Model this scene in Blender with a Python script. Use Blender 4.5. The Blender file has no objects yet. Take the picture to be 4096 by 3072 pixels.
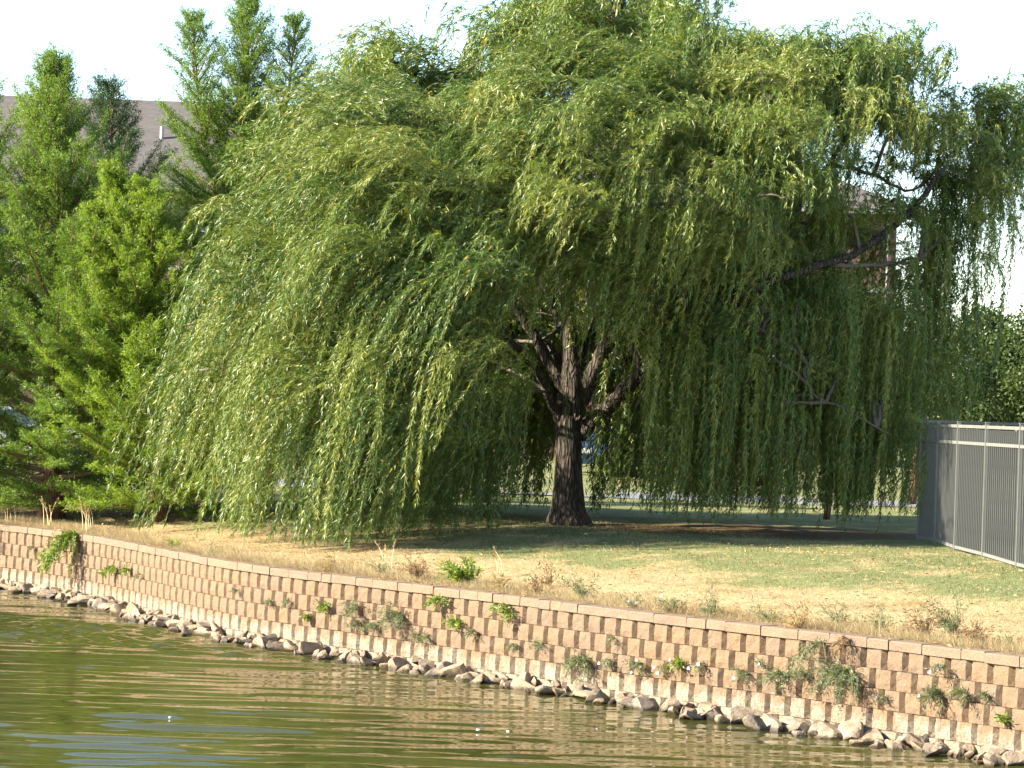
import bpy, math, random
import numpy as np
from mathutils import Matrix, Vector

rng = np.random.default_rng(7)
random.seed(7)
SC = bpy.context.scene
COL = SC.collection

# ------------------------------------------------------------------ camera
F = 10000.0                      # focal length in pixels of the 4096 px wide photograph
CAMZ = 3.2                       # eye height above the water
PITCH, ROLL = math.atan(99.0 / F), math.radians(1.9)
cam_d = bpy.data.cameras.new('camera')
cam_d.sensor_width = 36.0
cam_d.lens = 36.0 * F / 4096.0
cam_d.clip_end = 4000
cam = bpy.data.objects.new('camera', cam_d)
COL.objects.link(cam)
RM = Matrix.Rotation(math.pi / 2 + PITCH, 3, 'X') @ Matrix.Rotation(ROLL, 3, 'Z')
cam.matrix_world = Matrix.Translation((0, 0, CAMZ)) @ RM.to_4x4()
SC.camera = cam

# ------------------------------------------------------------------ light
SUN_AZ, SUN_EL = math.radians(257), math.radians(28.5)      # clockwise from +Y
sdir = Vector((math.sin(SUN_AZ) * math.cos(SUN_EL), math.cos(SUN_AZ) * math.cos(SUN_EL), math.sin(SUN_EL)))
w = bpy.data.worlds.new('World'); SC.world = w; w.use_nodes = True
wn = w.node_tree
sky = wn.nodes.new('ShaderNodeTexSky'); sky.sky_type = 'NISHITA'; sky.sun_disc = False
sky.sun_elevation = SUN_EL; sky.sun_rotation = SUN_AZ
sky.air_density = 1.0; sky.dust_density = 0.05; sky.ozone_density = 1.0
bg = wn.nodes['Background']; bg.inputs['Strength'].default_value = 0.09
wn.links.new(sky.outputs['Color'], bg.inputs['Color'])
sd = bpy.data.lights.new('sun', 'SUN'); sd.energy = 5.0; sd.angle = math.radians(0.5); sd.color = (1.0, 0.91, 0.74)
sun = bpy.data.objects.new('sun', sd); COL.objects.link(sun)
sun.rotation_euler = sdir.to_track_quat('Z', 'Y').to_euler(); sun.location = (-30, -10, 40)
SC.view_settings.view_transform = 'Standard'; SC.view_settings.look = 'None'
SC.view_settings.gamma = 1.0; SC.view_settings.exposure = 2.15
SC.view_settings.use_curve_mapping = False
SC.render.engine = 'CYCLES'
SC.cycles.max_bounces = 5; SC.cycles.transparent_max_bounces = 4
SC.cycles.diffuse_bounces = 2; SC.cycles.transmission_bounces = 3

# ------------------------------------------------------------------ helpers
def ray(x, y):
    d = RM @ Vector(((x - 2048) / F, -(y - 1536) / F, -1.0))
    return d
def at(x, y, Y):
    """point of the scene seen at a photograph pixel, Y metres away"""
    d = ray(x, y); t = Y / d.y
    return np.array((d.x * t, Y, CAMZ + d.z * t))
def at_z(x, y, z):
    d = ray(x, y); t = (z - CAMZ) / d.z
    return np.array((d.x * t, d.y * t, z))

def mesh(name, V, Fc, mat=None, smooth=False, vattr=None, fattr=None):
    V = np.asarray(V, dtype=np.float32).reshape(-1, 3)
    me = bpy.data.meshes.new(name)
    if isinstance(Fc, np.ndarray):
        n, k = Fc.shape
        me.vertices.add(len(V)); me.vertices.foreach_set('co', V.ravel())
        me.loops.add(n * k); me.loops.foreach_set('vertex_index', Fc.astype(np.int32).ravel())
        me.polygons.add(n)
        me.polygons.foreach_set('loop_start', np.arange(0, n * k, k, dtype=np.int32))
        me.update(calc_edges=True)
    else:
        me.from_pydata([tuple(map(float, v)) for v in V], [], Fc)
        me.update()
    if smooth:
        me.polygons.foreach_set('use_smooth', np.ones(len(me.polygons), dtype=bool))
    for dom, at_ in (('POINT', vattr), ('FACE', fattr)):
        if at_:
            for k_, arr in at_.items():
                a = me.attributes.new(k_, 'FLOAT', dom)
                a.data.foreach_set('value', np.asarray(arr, dtype=np.float32))
    if mat: me.materials.append(mat)
    return me
def obj(name, me, parent=None, loc=None):
    o = bpy.data.objects.new(name, me); COL.objects.link(o)
    if parent is not None: o.parent = parent
    if loc is not None: o.location = tuple(map(float, loc))
    return o
def tag(o, label=None, cat=None, group=None, kind=None):
    if label: o['label'] = label
    if cat: o['category'] = cat
    if group: o['group'] = group
    if kind: o['kind'] = kind
    return o
def thing(name, loc, label, cat, group=None, rz=0.0):
    o = bpy.data.objects.new(name, None); COL.objects.link(o)
    o.location = tuple(map(float, loc)); o.rotation_euler = (0, 0, rz)
    o.empty_display_size = 0.2
    return tag(o, label, cat, group)

class MB:
    """collects polygons"""
    def __init__(s): s.v = []; s.f = []
    def add(s, V, Fc):
        b = len(s.v); s.v += [tuple(map(float, p)) for p in V]
        s.f += [tuple(int(i) + b for i in f) for f in Fc]
    def box(s, x0, x1, y0, y1, z0, z1):
        s.add([(x0,y0,z0),(x1,y0,z0),(x1,y1,z0),(x0,y1,z0),(x0,y0,z1),(x1,y0,z1),(x1,y1,z1),(x0,y1,z1)],
              [(0,3,2,1),(4,5,6,7),(0,1,5,4),(1,2,6,5),(2,3,7,6),(3,0,4,7)])
    def tube(s, P, R, n=6):
        V, Q = tube(P, R, n); s.add(V, Q)
    def build(s, name, mat, parent=None, smooth=False):
        return obj(name, mesh(name, np.array(s.v), s.f, mat, smooth), parent)

def tube(P, R, n=6, cap=True):
    P = np.asarray(P, float); R = np.broadcast_to(np.asarray(R, float), (len(P),))
    T = np.gradient(P, axis=0); T /= np.linalg.norm(T, axis=1)[:, None] + 1e-9
    up = np.array((0.13, 0.31, 0.94)); V = []; u0 = None
    for p, t, r in zip(P, T, R):
        if u0 is None:
            u0 = np.cross(t, up if abs(t @ up) < .9 else np.array((1., 0, 0)))
        u = u0 - t * (u0 @ t); u /= np.linalg.norm(u) + 1e-9; u0 = u
        v = np.cross(t, u)
        a = np.linspace(0, 2 * math.pi, n, endpoint=False)
        V += list(p + r * (np.cos(a)[:, None] * u + np.sin(a)[:, None] * v))
    Q = []
    for i in range(len(P) - 1):
        for j in range(n):
            k = (j + 1) % n
            Q.append((i*n+j, i*n+k, (i+1)*n+k, (i+1)*n+j))
    if cap:
        Q.append(tuple(range(n-1, -1, -1))); Q.append(tuple((len(P)-1)*n + j for j in range(n)))
    return np.array(V), Q
def spline(P, n):
    P = np.asarray(P, float); k = len(P)
    if k < 3:
        t = np.linspace(0, 1, n)[:, None]; return P[0] * (1 - t) + P[-1] * t
    Q = np.vstack([2*P[0]-P[1], P, 2*P[-1]-P[-2]]); out = []
    for s in np.linspace(0, k - 1 - 1e-6, n):
        i = int(s); t = s - i; a, b, c, d = Q[i:i+4]
        out.append(.5*((2*b)+(c-a)*t+(2*a-5*b+4*c-d)*t*t+(3*b-a-3*c+d)*t**3))
    return np.array(out)
def unit(a):
    return a / (np.linalg.norm(a, axis=-1, keepdims=True) + 1e-9)

# ------------------------------------------------------------------ material helper
class NT:
    def __init__(s, name):
        s.m = bpy.data.materials.new(name); s.m.use_nodes = True
        s.t = s.m.node_tree; s.t.nodes.clear()
        s.out = s.t.nodes.new('ShaderNodeOutputMaterial')
    def n(s, typ, **kw):
        nd = s.t.nodes.new('ShaderNode' + typ)
        for k, v in kw.items():
            if k in nd.inputs: s.set(nd.inputs[k], v)
            else: setattr(nd, k, v)
        return nd
    def set(s, inp, v):
        if isinstance(v, bpy.types.NodeSocket): s.t.links.new(v, inp)
        elif isinstance(v, (tuple, list)) and len(v) == 3 and inp.type == 'RGBA': inp.default_value = (*v, 1)
        else: inp.default_value = v
    def math(s, op, a, b=0.0, c=None):
        nd = s.t.nodes.new('ShaderNodeMath'); nd.operation = op
        s.set(nd.inputs[0], a); s.set(nd.inputs[1], b)
        if c is not None: s.set(nd.inputs[2], c)
        return nd.outputs[0]
    def mix(s, f, a, b, blend='MIX'):
        nd = s.t.nodes.new('ShaderNodeMix'); nd.data_type = 'RGBA'; nd.blend_type = blend
        s.set(nd.inputs[0], f); s.set(nd.inputs[6], a); s.set(nd.inputs[7], b)
        return nd.outputs[2]
    def smooth(s, v, a, b):
        nd = s.t.nodes.new('ShaderNodeMapRange'); nd.interpolation_type = 'SMOOTHSTEP'
        s.set(nd.inputs[0], v); nd.inputs[1].default_value = a; nd.inputs[2].default_value = b
        return nd.outputs[0]
    def noise(s, vec, scale, detail=4.0, rough=.55, col=False):
        nd = s.n('TexNoise', Scale=scale, Detail=detail, Roughness=rough)
        if vec is not None: s.t.links.new(vec, nd.inputs['Vector'])
        return nd.outputs[1 if col else 0]
    def ramp(s, f, stops):
        nd = s.t.nodes.new('ShaderNodeValToRGB'); s.set(nd.inputs[0], f)
        e = nd.color_ramp.elements
        while len(e) < len(stops): e.new(0.5)
        for el, (p, c) in zip(e, stops): el.position = p; el.color = (*c, 1)
        return nd.outputs[0]
    def attr(s, name):
        return s.n('Attribute', attribute_name=name).outputs['Fac']
    def pos(s): return s.n('NewGeometry').outputs['Position']
    def objc(s): return s.n('TexCoord').outputs['Object']
    def mapv(s, vec, scale):
        nd = s.n('Mapping'); s.t.links.new(vec, nd.inputs[0]); nd.inputs['Scale'].default_value = scale
        return nd.outputs[0]
    def sep(s, vec):
        nd = s.n('SeparateXYZ'); s.t.links.new(vec, nd.inputs[0]); return nd.outputs
    def bump(s, h, strength=.5, dist=.02):
        nd = s.n('Bump'); s.set(nd.inputs['Height'], h); nd.inputs['Strength'].default_value = strength
        nd.inputs['Distance'].default_value = dist; return nd.outputs[0]
    def pbr(s, color, rough=.8, normal=None, metal=0.0, spec=.5):
        nd = s.n('BsdfPrincipled'); s.set(nd.inputs['Base Color'], color); s.set(nd.inputs['Roughness'], rough)
        nd.inputs['Metallic'].default_value = metal; nd.inputs['Specular IOR Level'].default_value = spec
        if normal is not None: s.t.links.new(normal, nd.inputs['Normal'])
        return nd.outputs[0]
    def done(s, sh):
        s.t.links.new(sh, s.out.inputs[0]); return s.m

def leaf_mat(name, stops, trans=.45, rough=.42, spec=.5, tcol=None):
    t = NT(name); v = t.attr('v')
    c = t.ramp(v, stops)
    p = t.pbr(c, rough, spec=spec)
    tr = t.n('BsdfTranslucent'); t.set(tr.inputs[0], t.mix(.8, c, tcol or (1.25, 1.25, .45), 'MULTIPLY'))
    mx = t.n('MixShader'); mx.inputs[0].default_value = trans
    t.t.links.new(p, mx.inputs[1]); t.t.links.new(tr.outputs[0], mx.inputs[2])
    return t.done(mx.outputs[0])
def plain(name, c, rough=.6, metal=0.0, var=.15, sc=6.0, spec=.5):
    t = NT(name); p = t.objc()
    n = t.noise(p, sc, 5)
    dark = tuple(x * (1 - var) for x in c); lite = tuple(min(1, x * (1 + var)) for x in c)
    return t.done(t.pbr(t.ramp(n, [(.3, dark), (.7, lite)]), rough, metal=metal, spec=spec))

def M_ground(name, blades):
    t = NT(name); p = t.pos(); d = t.attr('d'); x, y, z = t.sep(p)
    n1 = t.noise(p, .33, 4, .6); n2 = t.noise(p, 1.3, 4, .6); n3 = t.noise(p, 14, 3); n4 = t.noise(p, 70, 2)
    dd = t.math('ADD', d, t.math('MULTIPLY_ADD', n1, 9.0, -4.5))
    g = t.smooth(dd, 3.0, 7.5)
    g = t.math('MULTIPLY', g, t.math('MULTIPLY_ADD', t.smooth(n2, .28, .62), .65, .35))
    far = t.smooth(d, 15, 22)
    g = t.math('MAXIMUM', g, t.math('MULTIPLY', far, .55))
    straw = t.ramp(n3, [(.25, (.27, .19, .09)), (.5, (.42, .315, .165)), (.8, (.50, .40, .23))])
    straw = t.mix(t.smooth(n2, .5, .72), straw, (.30, .19, .085))
    green = t.ramp(n3, [(.25, (.105, .130, .048)), (.55, (.185, .20, .080)), (.8, (.29, .28, .135))])
    gg = t.math('ADD', g, t.math('MULTIPLY_ADD', n3, .5, -.25))
    c = t.mix(t.smooth(gg, .2, .85), straw, green)
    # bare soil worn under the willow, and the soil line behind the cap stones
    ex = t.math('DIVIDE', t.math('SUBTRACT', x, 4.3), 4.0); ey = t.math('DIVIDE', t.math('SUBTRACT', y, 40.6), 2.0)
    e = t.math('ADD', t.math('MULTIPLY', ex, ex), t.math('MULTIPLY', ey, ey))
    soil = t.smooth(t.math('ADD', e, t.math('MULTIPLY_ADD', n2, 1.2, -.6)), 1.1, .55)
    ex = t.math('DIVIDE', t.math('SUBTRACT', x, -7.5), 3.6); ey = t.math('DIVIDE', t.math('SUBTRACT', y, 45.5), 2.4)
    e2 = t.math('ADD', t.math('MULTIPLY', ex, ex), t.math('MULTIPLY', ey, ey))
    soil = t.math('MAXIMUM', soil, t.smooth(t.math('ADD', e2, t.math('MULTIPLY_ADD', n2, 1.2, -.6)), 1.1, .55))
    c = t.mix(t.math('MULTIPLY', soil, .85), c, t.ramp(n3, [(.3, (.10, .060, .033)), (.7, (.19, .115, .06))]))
    if blades:
        v = t.attr('v')
        c = t.mix(t.smooth(v, .35, 1.0), t.mix(1.0, c, (.78, .78, .78), 'MULTIPLY'), t.mix(.5, c, (.62, .50, .27)))
        tr = t.n('BsdfTranslucent'); t.set(tr.inputs[0], c)
        mx = t.n('MixShader'); mx.inputs[0].default_value = .3
        t.t.links.new(t.pbr(c, .6, spec=.25), mx.inputs[1]); t.t.links.new(tr.outputs[0], mx.inputs[2])
        return t.done(mx.outputs[0])
    c = t.mix(t.smooth(n4, .5, .75), c, t.mix(1.0, c, (.62, .6, .55), 'MULTIPLY'))
    return t.done(t.pbr(c, .95, t.bump(t.math('ADD', n3, n4), .8, .05), spec=.1))

def M_block(name, base, lite, dark, stain=True):
    t = NT(name); p = t.pos(); z = t.sep(p)[2]
    inf = t.n('ObjectInfo').outputs['Random']
    n1 = t.noise(p, 5, 4); n2 = t.noise(p, 48, 4, .7); n3 = t.noise(p, 130, 3, .7)
    c = t.ramp(n2, [(.28, dark), (.45, base), (.72, lite)])
    c = t.mix(t.math('MULTIPLY', t.smooth(n1, .45, .75), .35), c, dark)
    hs = t.n('HueSaturation', Color=c, Value=t.math('MULTIPLY_ADD', inf, .10, .95), Saturation=t.math('MULTIPLY_ADD', inf, .12, .92))
    c = hs.outputs[0]
    if stain:   # pale mineral crust left by the changing water level
        drips = t.noise(t.mapv(p, (16, 16, 3)), 1.0, 4, .7)
        lvl = t.math('ADD', z, t.math('MULTIPLY_ADD', drips, -.34, .17))
        lvl = t.math('ADD', lvl, t.math('MULTIPLY_ADD', n1, -.40, .20))
        st = t.smooth(lvl, .29, .15)
        c = t.mix(t.math('MULTIPLY', st, t.math('MULTIPLY', t.smooth(n2, .3, .62), t.math('MULTIPLY_ADD', n1, 1.0, .25))), c, (.35, .30, .23))
        c = t.mix(t.smooth(z, .05, .0), c, (.10, .08, .05))
    h = t.math('ADD', t.math('MULTIPLY', n2, .8), t.math('MULTIPLY', n3, .5))
    return t.done(t.pbr(c, .92, t.bump(h, .9, .018), spec=.2))

def M_rock(name):
    t = NT(name); p = t.pos(); z = t.sep(p)[2]; inf = t.n('ObjectInfo').outputs['Random']
    n1 = t.noise(p, 9, 5, .65); n2 = t.noise(p, 60, 4, .7)
    c = t.ramp(n1, [(.3, (.15, .108, .075)), (.5, (.26, .20, .145)), (.72, (.36, .29, .22))])
    c = t.mix(t.smooth(n2, .55, .75), c, (.11, .08, .055))
    c = t.n('HueSaturation', Color=c, Value=t.math('MULTIPLY_ADD', inf, .5, .68), Saturation=t.math('MULTIPLY_ADD', inf, .35, .92)).outputs[0]
    wet = t.smooth(t.math('ADD', z, t.math('MULTIPLY_ADD', n1, .06, -.03)), .055, .015)
    c = t.mix(wet, c, t.mix(1.0, c, (.25, .23, .2), 'MULTIPLY'))
    r = t.math('MULTIPLY_ADD', wet, -.55, .9)
    return t.done(t.pbr(c, r, t.bump(t.math('ADD', n1, t.math('MULTIPLY', n2, .4)), .8, .03), spec=.3))

def M_water():
    t = NT('pond_water'); p = t.pos()
    h = t.noise(t.mapv(p, (2.0, 5.0, 1)), 1.0, 2, .5)
    mud = t.noise(p, .35, 3)
    nd = t.n('Bump'); t.t.links.new(h, nd.inputs['Height']); nd.inputs['Strength'].default_value = 1.0
    nd.inputs['Distance'].default_value = .004
    g = t.n('BsdfPrincipled'); t.set(g.inputs['Base Color'], t.ramp(mud, [(.3, (.032, .035, .008)), (.7, (.050, .050, .012))]))
    g.inputs['Roughness'].default_value = .03; g.inputs['IOR'].default_value = 1.333
    t.t.links.new(nd.outputs[0], g.inputs['Normal'])
    return t.done(g.outputs[0])

def M_bark(name, dark, lite, sc=(14, 14, 3)):
    t = NT(name); p = t.objc()
    n = t.noise(t.mapv(p, sc), 1.0, 5, .65); n2 = t.noise(p, 3, 3)
    vor = t.n('TexVoronoi', feature='DISTANCE_TO_EDGE', Scale=1.0); t.t.links.new(t.mapv(p, (sc[0]*1.3, sc[1]*1.3, sc[2])), vor.inputs['Vector'])
    rid = t.smooth(vor.outputs['Distance'], .0, .22)
    c = t.ramp(t.math('MULTIPLY', n, t.math('MULTIPLY_ADD', rid, .6, .4)), [(.1, dark), (.55, lite)])
    c = t.mix(t.smooth(n2, .5, .8), c, t.mix(1.0, c, (.8, .75, .7), 'MULTIPLY'))
    return t.done(t.pbr(c, .9, t.bump(t.math('ADD', rid, n), 1.0, .035), spec=.2))

def M_brick():
    t = NT('red_brick'); p = t.objc(); x, y, z = t.sep(p)
    cv = t.n('CombineXYZ'); t.t.links.new(t.math('ADD', x, y), cv.inputs[0]); t.t.links.new(z, cv.inputs[1])
    b = t.n('TexBrick', Scale=1.0); b.inputs['Brick Width'].default_value = .22; b.inputs['Row Height'].default_value = .075
    b.inputs['Mortar Size'].default_value = .010
    t.t.links.new(cv.outputs[0], b.inputs['Vector'])
    b.inputs['Color1'].default_value = (.135, .053, .038, 1); b.inputs['Color2'].default_value = (.095, .038, .03, 1)
    b.inputs['Mortar'].default_value = (.15, .125, .105, 1)
    c = t.mix(t.math('MULTIPLY', t.noise(p, .6, 4), .4), b.outputs[0], (.14, .075, .056))
    return t.done(t.pbr(c, .9, t.bump(b.outputs['Fac'], -.4, .01)))
def M_shingle():
    t = NT('roof_shingle'); p = t.objc()
    n = t.noise(t.mapv(p, (3, 9, 9)), 1.0, 4, .7); n2 = t.noise(p, .5, 3)
    c = t.ramp(n, [(.3, (.062, .055, .051)), (.55, (.092, .083, .078)), (.75, (.128, .115, .107))])
    c = t.mix(t.math('MULTIPLY', n2, .3), c, (.16, .14, .13))
    return t.done(t.pbr(c, .95, t.bump(n, .5, .03), spec=.15))
def M_glass(name, c=(.03, .04, .05), rough=.08):
    t = NT(name); n = t.noise(t.objc(), .8, 2)
    return t.done(t.pbr(t.ramp(n, [(.3, c), (.7, tuple(k * 1.6 for k in c))]), rough, spec=.8))

MT = {}
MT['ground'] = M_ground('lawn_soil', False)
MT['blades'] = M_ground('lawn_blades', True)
MT['block'] = M_block('split_face_block', (.185, .122, .075), (.232, .162, .106), (.134, .085, .050))
MT['cap'] = M_block('cap_stone', (.205, .137, .091), (.252, .18, .127), (.152, .098, .063), stain=False)
MT['rock'] = M_rock('shore_rock')
MT['water'] = M_water()
MT['wbark'] = M_bark('willow_bark', (.020, .016, .013), (.098, .078, .062))
MT['wtwig'] = plain('willow_branch', (.10, .078, .058), .8)
MT['wshoot'] = plain('willow_shoot', (.13, .11, .035), .7)
MT['cbark'] = M_bark('cypress_bark', (.09, .045, .028), (.27, .145, .09), (18, 18, 2))
MT['ctwig'] = plain('cypress_twig', (.20, .115, .07), .8)
MT['willow'] = leaf_mat('willow_leaf', [(0, (.045, .098, .020)), (.3, (.080, .140, .024)), (.6, (.145, .195, .030)),
                        (.86, (.28, .295, .065)), (.93, (.35, .36, .15)), (.965, (.36, .28, .04)), (1, (.46, .31, .03))], .27, .46, .55)
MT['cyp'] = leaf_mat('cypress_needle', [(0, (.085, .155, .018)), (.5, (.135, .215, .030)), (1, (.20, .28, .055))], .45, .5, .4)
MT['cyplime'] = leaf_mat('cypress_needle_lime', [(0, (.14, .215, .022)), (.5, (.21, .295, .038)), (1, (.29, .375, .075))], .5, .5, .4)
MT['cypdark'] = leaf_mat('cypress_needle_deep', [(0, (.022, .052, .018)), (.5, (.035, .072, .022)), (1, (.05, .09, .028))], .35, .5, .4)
MT['broad'] = leaf_mat('broad_leaf', [(0, (.03, .055, .012)), (.6, (.055, .088, .02)), (1, (.10, .13, .045))], .4, .55, .4)
MT['weed'] = leaf_mat('weed_leaf', [(0, (.085, .120, .058)), (.6, (.145, .180, .095)), (1, (.24, .25, .145))], .35, .5, .4)
MT['weedlime'] = leaf_mat('weed_leaf_lime', [(0, (.10, .16, .022)), (.6, (.17, .24, .035)), (1, (.27, .31, .07))], .4, .5, .4)
MT['dry'] = leaf_mat('dry_weed', [(0, (.20, .12, .055)), (.6, (.36, .25, .12)), (1, (.52, .40, .21))], .3, .7, .2)
MT['brown'] = leaf_mat('dead_weed', [(0, (.10, .05, .025)), (.6, (.20, .105, .055)), (1, (.34, .20, .10))], .2, .8, .2)
MT['stem'] = plain('weed_stem', (.20, .16, .07), .8)
MT['straw'] = plain('straw_stalk', (.55, .44, .25), .8)
MT['petal'] = plain('bindweed_petal', (.85, .68, .74), .5, var=.05)
MT['steel'] = plain('grey_painted_steel', (.12, .12, .11), .5, .0, .08, 9)
MT['picket'] = plain('shaded_picket_steel', (.075, .075, .069), .5, .0, .08, 9)  # shade on the camera-facing picket sides is put into this grey
MT['steellit'] = plain('sunlit_grey_steel', (.155, .155, .142), .5, .0, .08, 9)  # rails' sunlit tone is put into this lighter grey
MT['steelshade'] = plain('shaded_grey_steel', (.05, .05, .052), .45, .0, .15, 9)  # same fence steel, with the back run's shade put into the colour
MT['brick'] = M_brick(); MT['shingle'] = M_shingle()
MT['trim'] = plain('white_trim', (.30, .29, .27), .6, var=.06)
MT['stone'] = plain('limestone_band', (.36, .34, .30), .8, var=.1)
MT['pane'] = M_glass('window_glass')
MT['asphalt'] = plain('pale_asphalt', (.15, .15, .155), .9, var=.15, sc=3)
MT['carsilver'] = plain('silver_car_paint', (.55, .57, .60), .25, .5, .03, 2, .8)
MT['carblue'] = plain('blue_car_paint', (.05, .08, .14), .25, .3, .05, 2, .8)
MT['tyre'] = plain('tyre_rubber', (.02, .02, .02), .8)
MT['lampw'] = plain('lamp_lens', (.75, .72, .66), .2, var=.03)
MT['foam'] = plain('white_flotsam', (.85, .84, .80), .6, var=.04)
MT['wire'] = plain('wire_insulation', (.10, .10, .11), .6)

# ------------------------------------------------------------------ wall line (plan) and terrain
CAPZ = 1.0
cap_px = [(0,2099),(234,2122),(354,2140),(506,2165),(665,2203),(854,2240),(949,2260),(1183,2284),(1400,2308),(1485,2318),
          (1833,2360),(2105,2393),(2390,2428),(2600,2455),(2695,2467),(3039,2503),(3310,2535),(3567,2563),(3885,2600),(4047,2626)]
wp = np.array([at_z(x, y, CAPZ)[:2] for x, y in cap_px])
lf = wp[0] + (wp[0] - wp[2]) / np.linalg.norm(wp[0] - wp[2]) * np.array([[6.0], [3.0], [1.2]])
rt = wp[-1] + (wp[-1] - wp[-4]) / np.linalg.norm(wp[-1] - wp[-4]) * np.array([[1.2], [2.5]])
wp = np.vstack([lf, wp, rt])
for _ in range(3): wp[1:-1] = .25 * wp[:-2] + .5 * wp[1:-1] + .25 * wp[2:]
dense = spline(np.c_[wp, np.zeros(len(wp))], 900)[:, :2]
seg = np.r_[0, np.cumsum(np.linalg.norm(np.diff(dense, axis=0), axis=1))]
WLEN = seg[-1]
def wall_at(s):
    p = np.array((np.interp(s, seg, dense[:, 0]), np.interp(s, seg, dense[:, 1])))
    q = np.array((np.interp(s + .15, seg, dense[:, 0]), np.interp(s + .15, seg, dense[:, 1])))
    r = np.array((np.interp(s - .15, seg, dense[:, 0]), np.interp(s - .15, seg, dense[:, 1])))
    t = (q - r) / np.linalg.norm(q - r)
    return p, t, np.array((t[1], -t[0]))          # point, tangent (towards the right), normal towards the water
def wallY(X):
    X = np.asarray(X, float)
    y = np.interp(X, dense[:, 0], dense[:, 1])
    l, r = dense[0], dense[-1]
    y = np.where(X < l[0], l[1] + np.minimum((l[0] - X) * .8, 14), y)
    return np.where(X > r[0], r[1] - np.minimum((X - r[0]) * .7, 12), y)
def sst(x, a, b):
    t = np.clip((x - a) / (b - a), 0, 1); return t * t * (3 - 2 * t)
def ground_z(X, Y):
    X = np.asarray(X, float); Y = np.asarray(Y, float)
    d = Y - wallY(X)
    z = CAPZ - .035 + .40 * sst(d, -2, 13)- .40*sst(0,-2,13) + .03 * np.sin(X * .9 + 1) * np.sin(Y * .7) * sst(d, 1, 4)
    return z + .015 * np.sin(X * 2.7 + Y * 1.9) * sst(d, .5, 2)

xs = np.unique(np.r_[-900, -400, -150, -70, -40, -25, np.arange(-16, 14.01, .3), 18, 25, 40, 70, 150, 400, 900])
ds = np.unique(np.r_[.16, np.arange(.3, 6, .25), np.arange(6, 16, .4), np.arange(16, 40, 2), 50, 75, 110, 180, 400, 900, 2200])
GX, GD = np.meshgrid(xs, ds)
GY = wallY(GX) + GD
GZ = ground_z(GX, GY)
rows = [np.stack([xs, wallY(xs) + .16, np.full(len(xs), -.6)], -1)[None]]
Vg = np.concatenate([rows[0], np.stack([GX, GY, GZ], -1)], 0)
nr, nc = Vg.shape[:2]
idx = np.arange(nr * nc).reshape(nr, nc)
Qg = np.stack([idx[:-1, :-1], idx[:-1, 1:], idx[1:, 1:], idx[1:, :-1]], -1).reshape(-1, 4)
dat = np.concatenate([np.zeros((1, nc)), GD], 0).ravel()
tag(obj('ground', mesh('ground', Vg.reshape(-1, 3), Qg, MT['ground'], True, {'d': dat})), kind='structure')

# pond: rippled sheet where the ripples can be told apart, flat beyond
WX0, WX1, WY0, WY1 = -10.5, 8.0, 17.5, 45.0
wxs = np.linspace(WX0, WX1, 168); wys = np.linspace(WY0, WY1, 500)
AX, AY = np.meshgrid(wxs, wys)
def waves(n, l0, l1, spread, slope, seed):
    r = np.random.default_rng(seed); h = np.zeros_like(AX)
    for _ in range(n):
        lam = math.exp(r.uniform(math.log(l0), math.log(l1))); k = 2 * math.pi / lam; a_ = r.normal() * spread
        kx, ky = k * math.sin(a_), k * math.cos(a_)
        h += math.sqrt(2.0 / n) * slope / k * np.sin(kx * AX + ky * AY + r.uniform(0, 6.28))
    return h
def blob(cx, cy, rx, ry, sl=0.0):
    e = ((AX - cx) / rx) ** 2 + ((AY - cy - sl * (AX - cx)) / ry) ** 2
    wob = .35 * np.sin(AX * .9 + 1.3 * np.sin(AY * .6)) + .3 * np.sin(AY * 1.1 + AX * .5 + 2)
    return 1 - sst(e + wob, .35, 1.25)
patch = .5 + .5 * np.sin(AX * .33 + 1.1 * np.sin(AY * .27 + .6)) * np.sin(AY * .41 + .8 * np.sin(AX * .29))
H_ = waves(90, .26, .85, .14, .066, 1) * (.55 + .8 * patch)
H_ += waves(50, .32, .75, .10, .125, 2) * blob(-5.2, 22.8, 4.6, 3.6)
H_ += waves(90, .24, .46, .75, .26, 3) * blob(-6.6, 34.0, 5.2, 2.3, -.42)
H_ += waves(60, .26, .6, .5, .022, 4)
edge = sst(AX, WX0, WX0 + .8) * (1 - sst(AX, WX1 - .8, WX1)) * sst(AY, WY0, WY0 + .8) * (1 - sst(AY, WY1 - .8, WY1))
H_ *= edge
nr, nc = AX.shape
wi = np.arange(nr * nc).reshape(nr, nc)
Wv = np.stack([AX, AY, H_], -1).reshape(-1, 3)
Wf = np.stack([wi[:-1, :-1], wi[:-1, 1:], wi[1:, 1:], wi[1:, :-1]], -1).reshape(-1, 4)
b = len(Wv)
ring = [(-900, -300, 0), (900, -300, 0), (900, 62, 0), (-900, 62, 0), (WX0, WY0, 0), (WX1, WY0, 0), (WX1, WY1, 0), (WX0, WY1, 0)]
rf = np.array([(0, 1, 5, 4), (1, 2, 6, 5), (2, 3, 7, 6), (3, 0, 4, 7)]) + b
tag(obj('water', mesh('water', np.concatenate([Wv, np.array(ring, float)]), np.concatenate([Wf, rf]), MT['water'], True)), kind='structure')

# path behind the lawn
py0, py1 = 54.0, 58.2
pv = []
for X in np.linspace(-90, 90, 61):
    for Y in (py0, py1): pv.append((X, Y, float(ground_z(X, Y)) + .012))
pm = mesh('path', pv, [(2*i, 2*i+2, 2*i+3, 2*i+1) for i in range(60)], MT['asphalt'])
tag(obj('path', pm), kind='structure')

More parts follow.
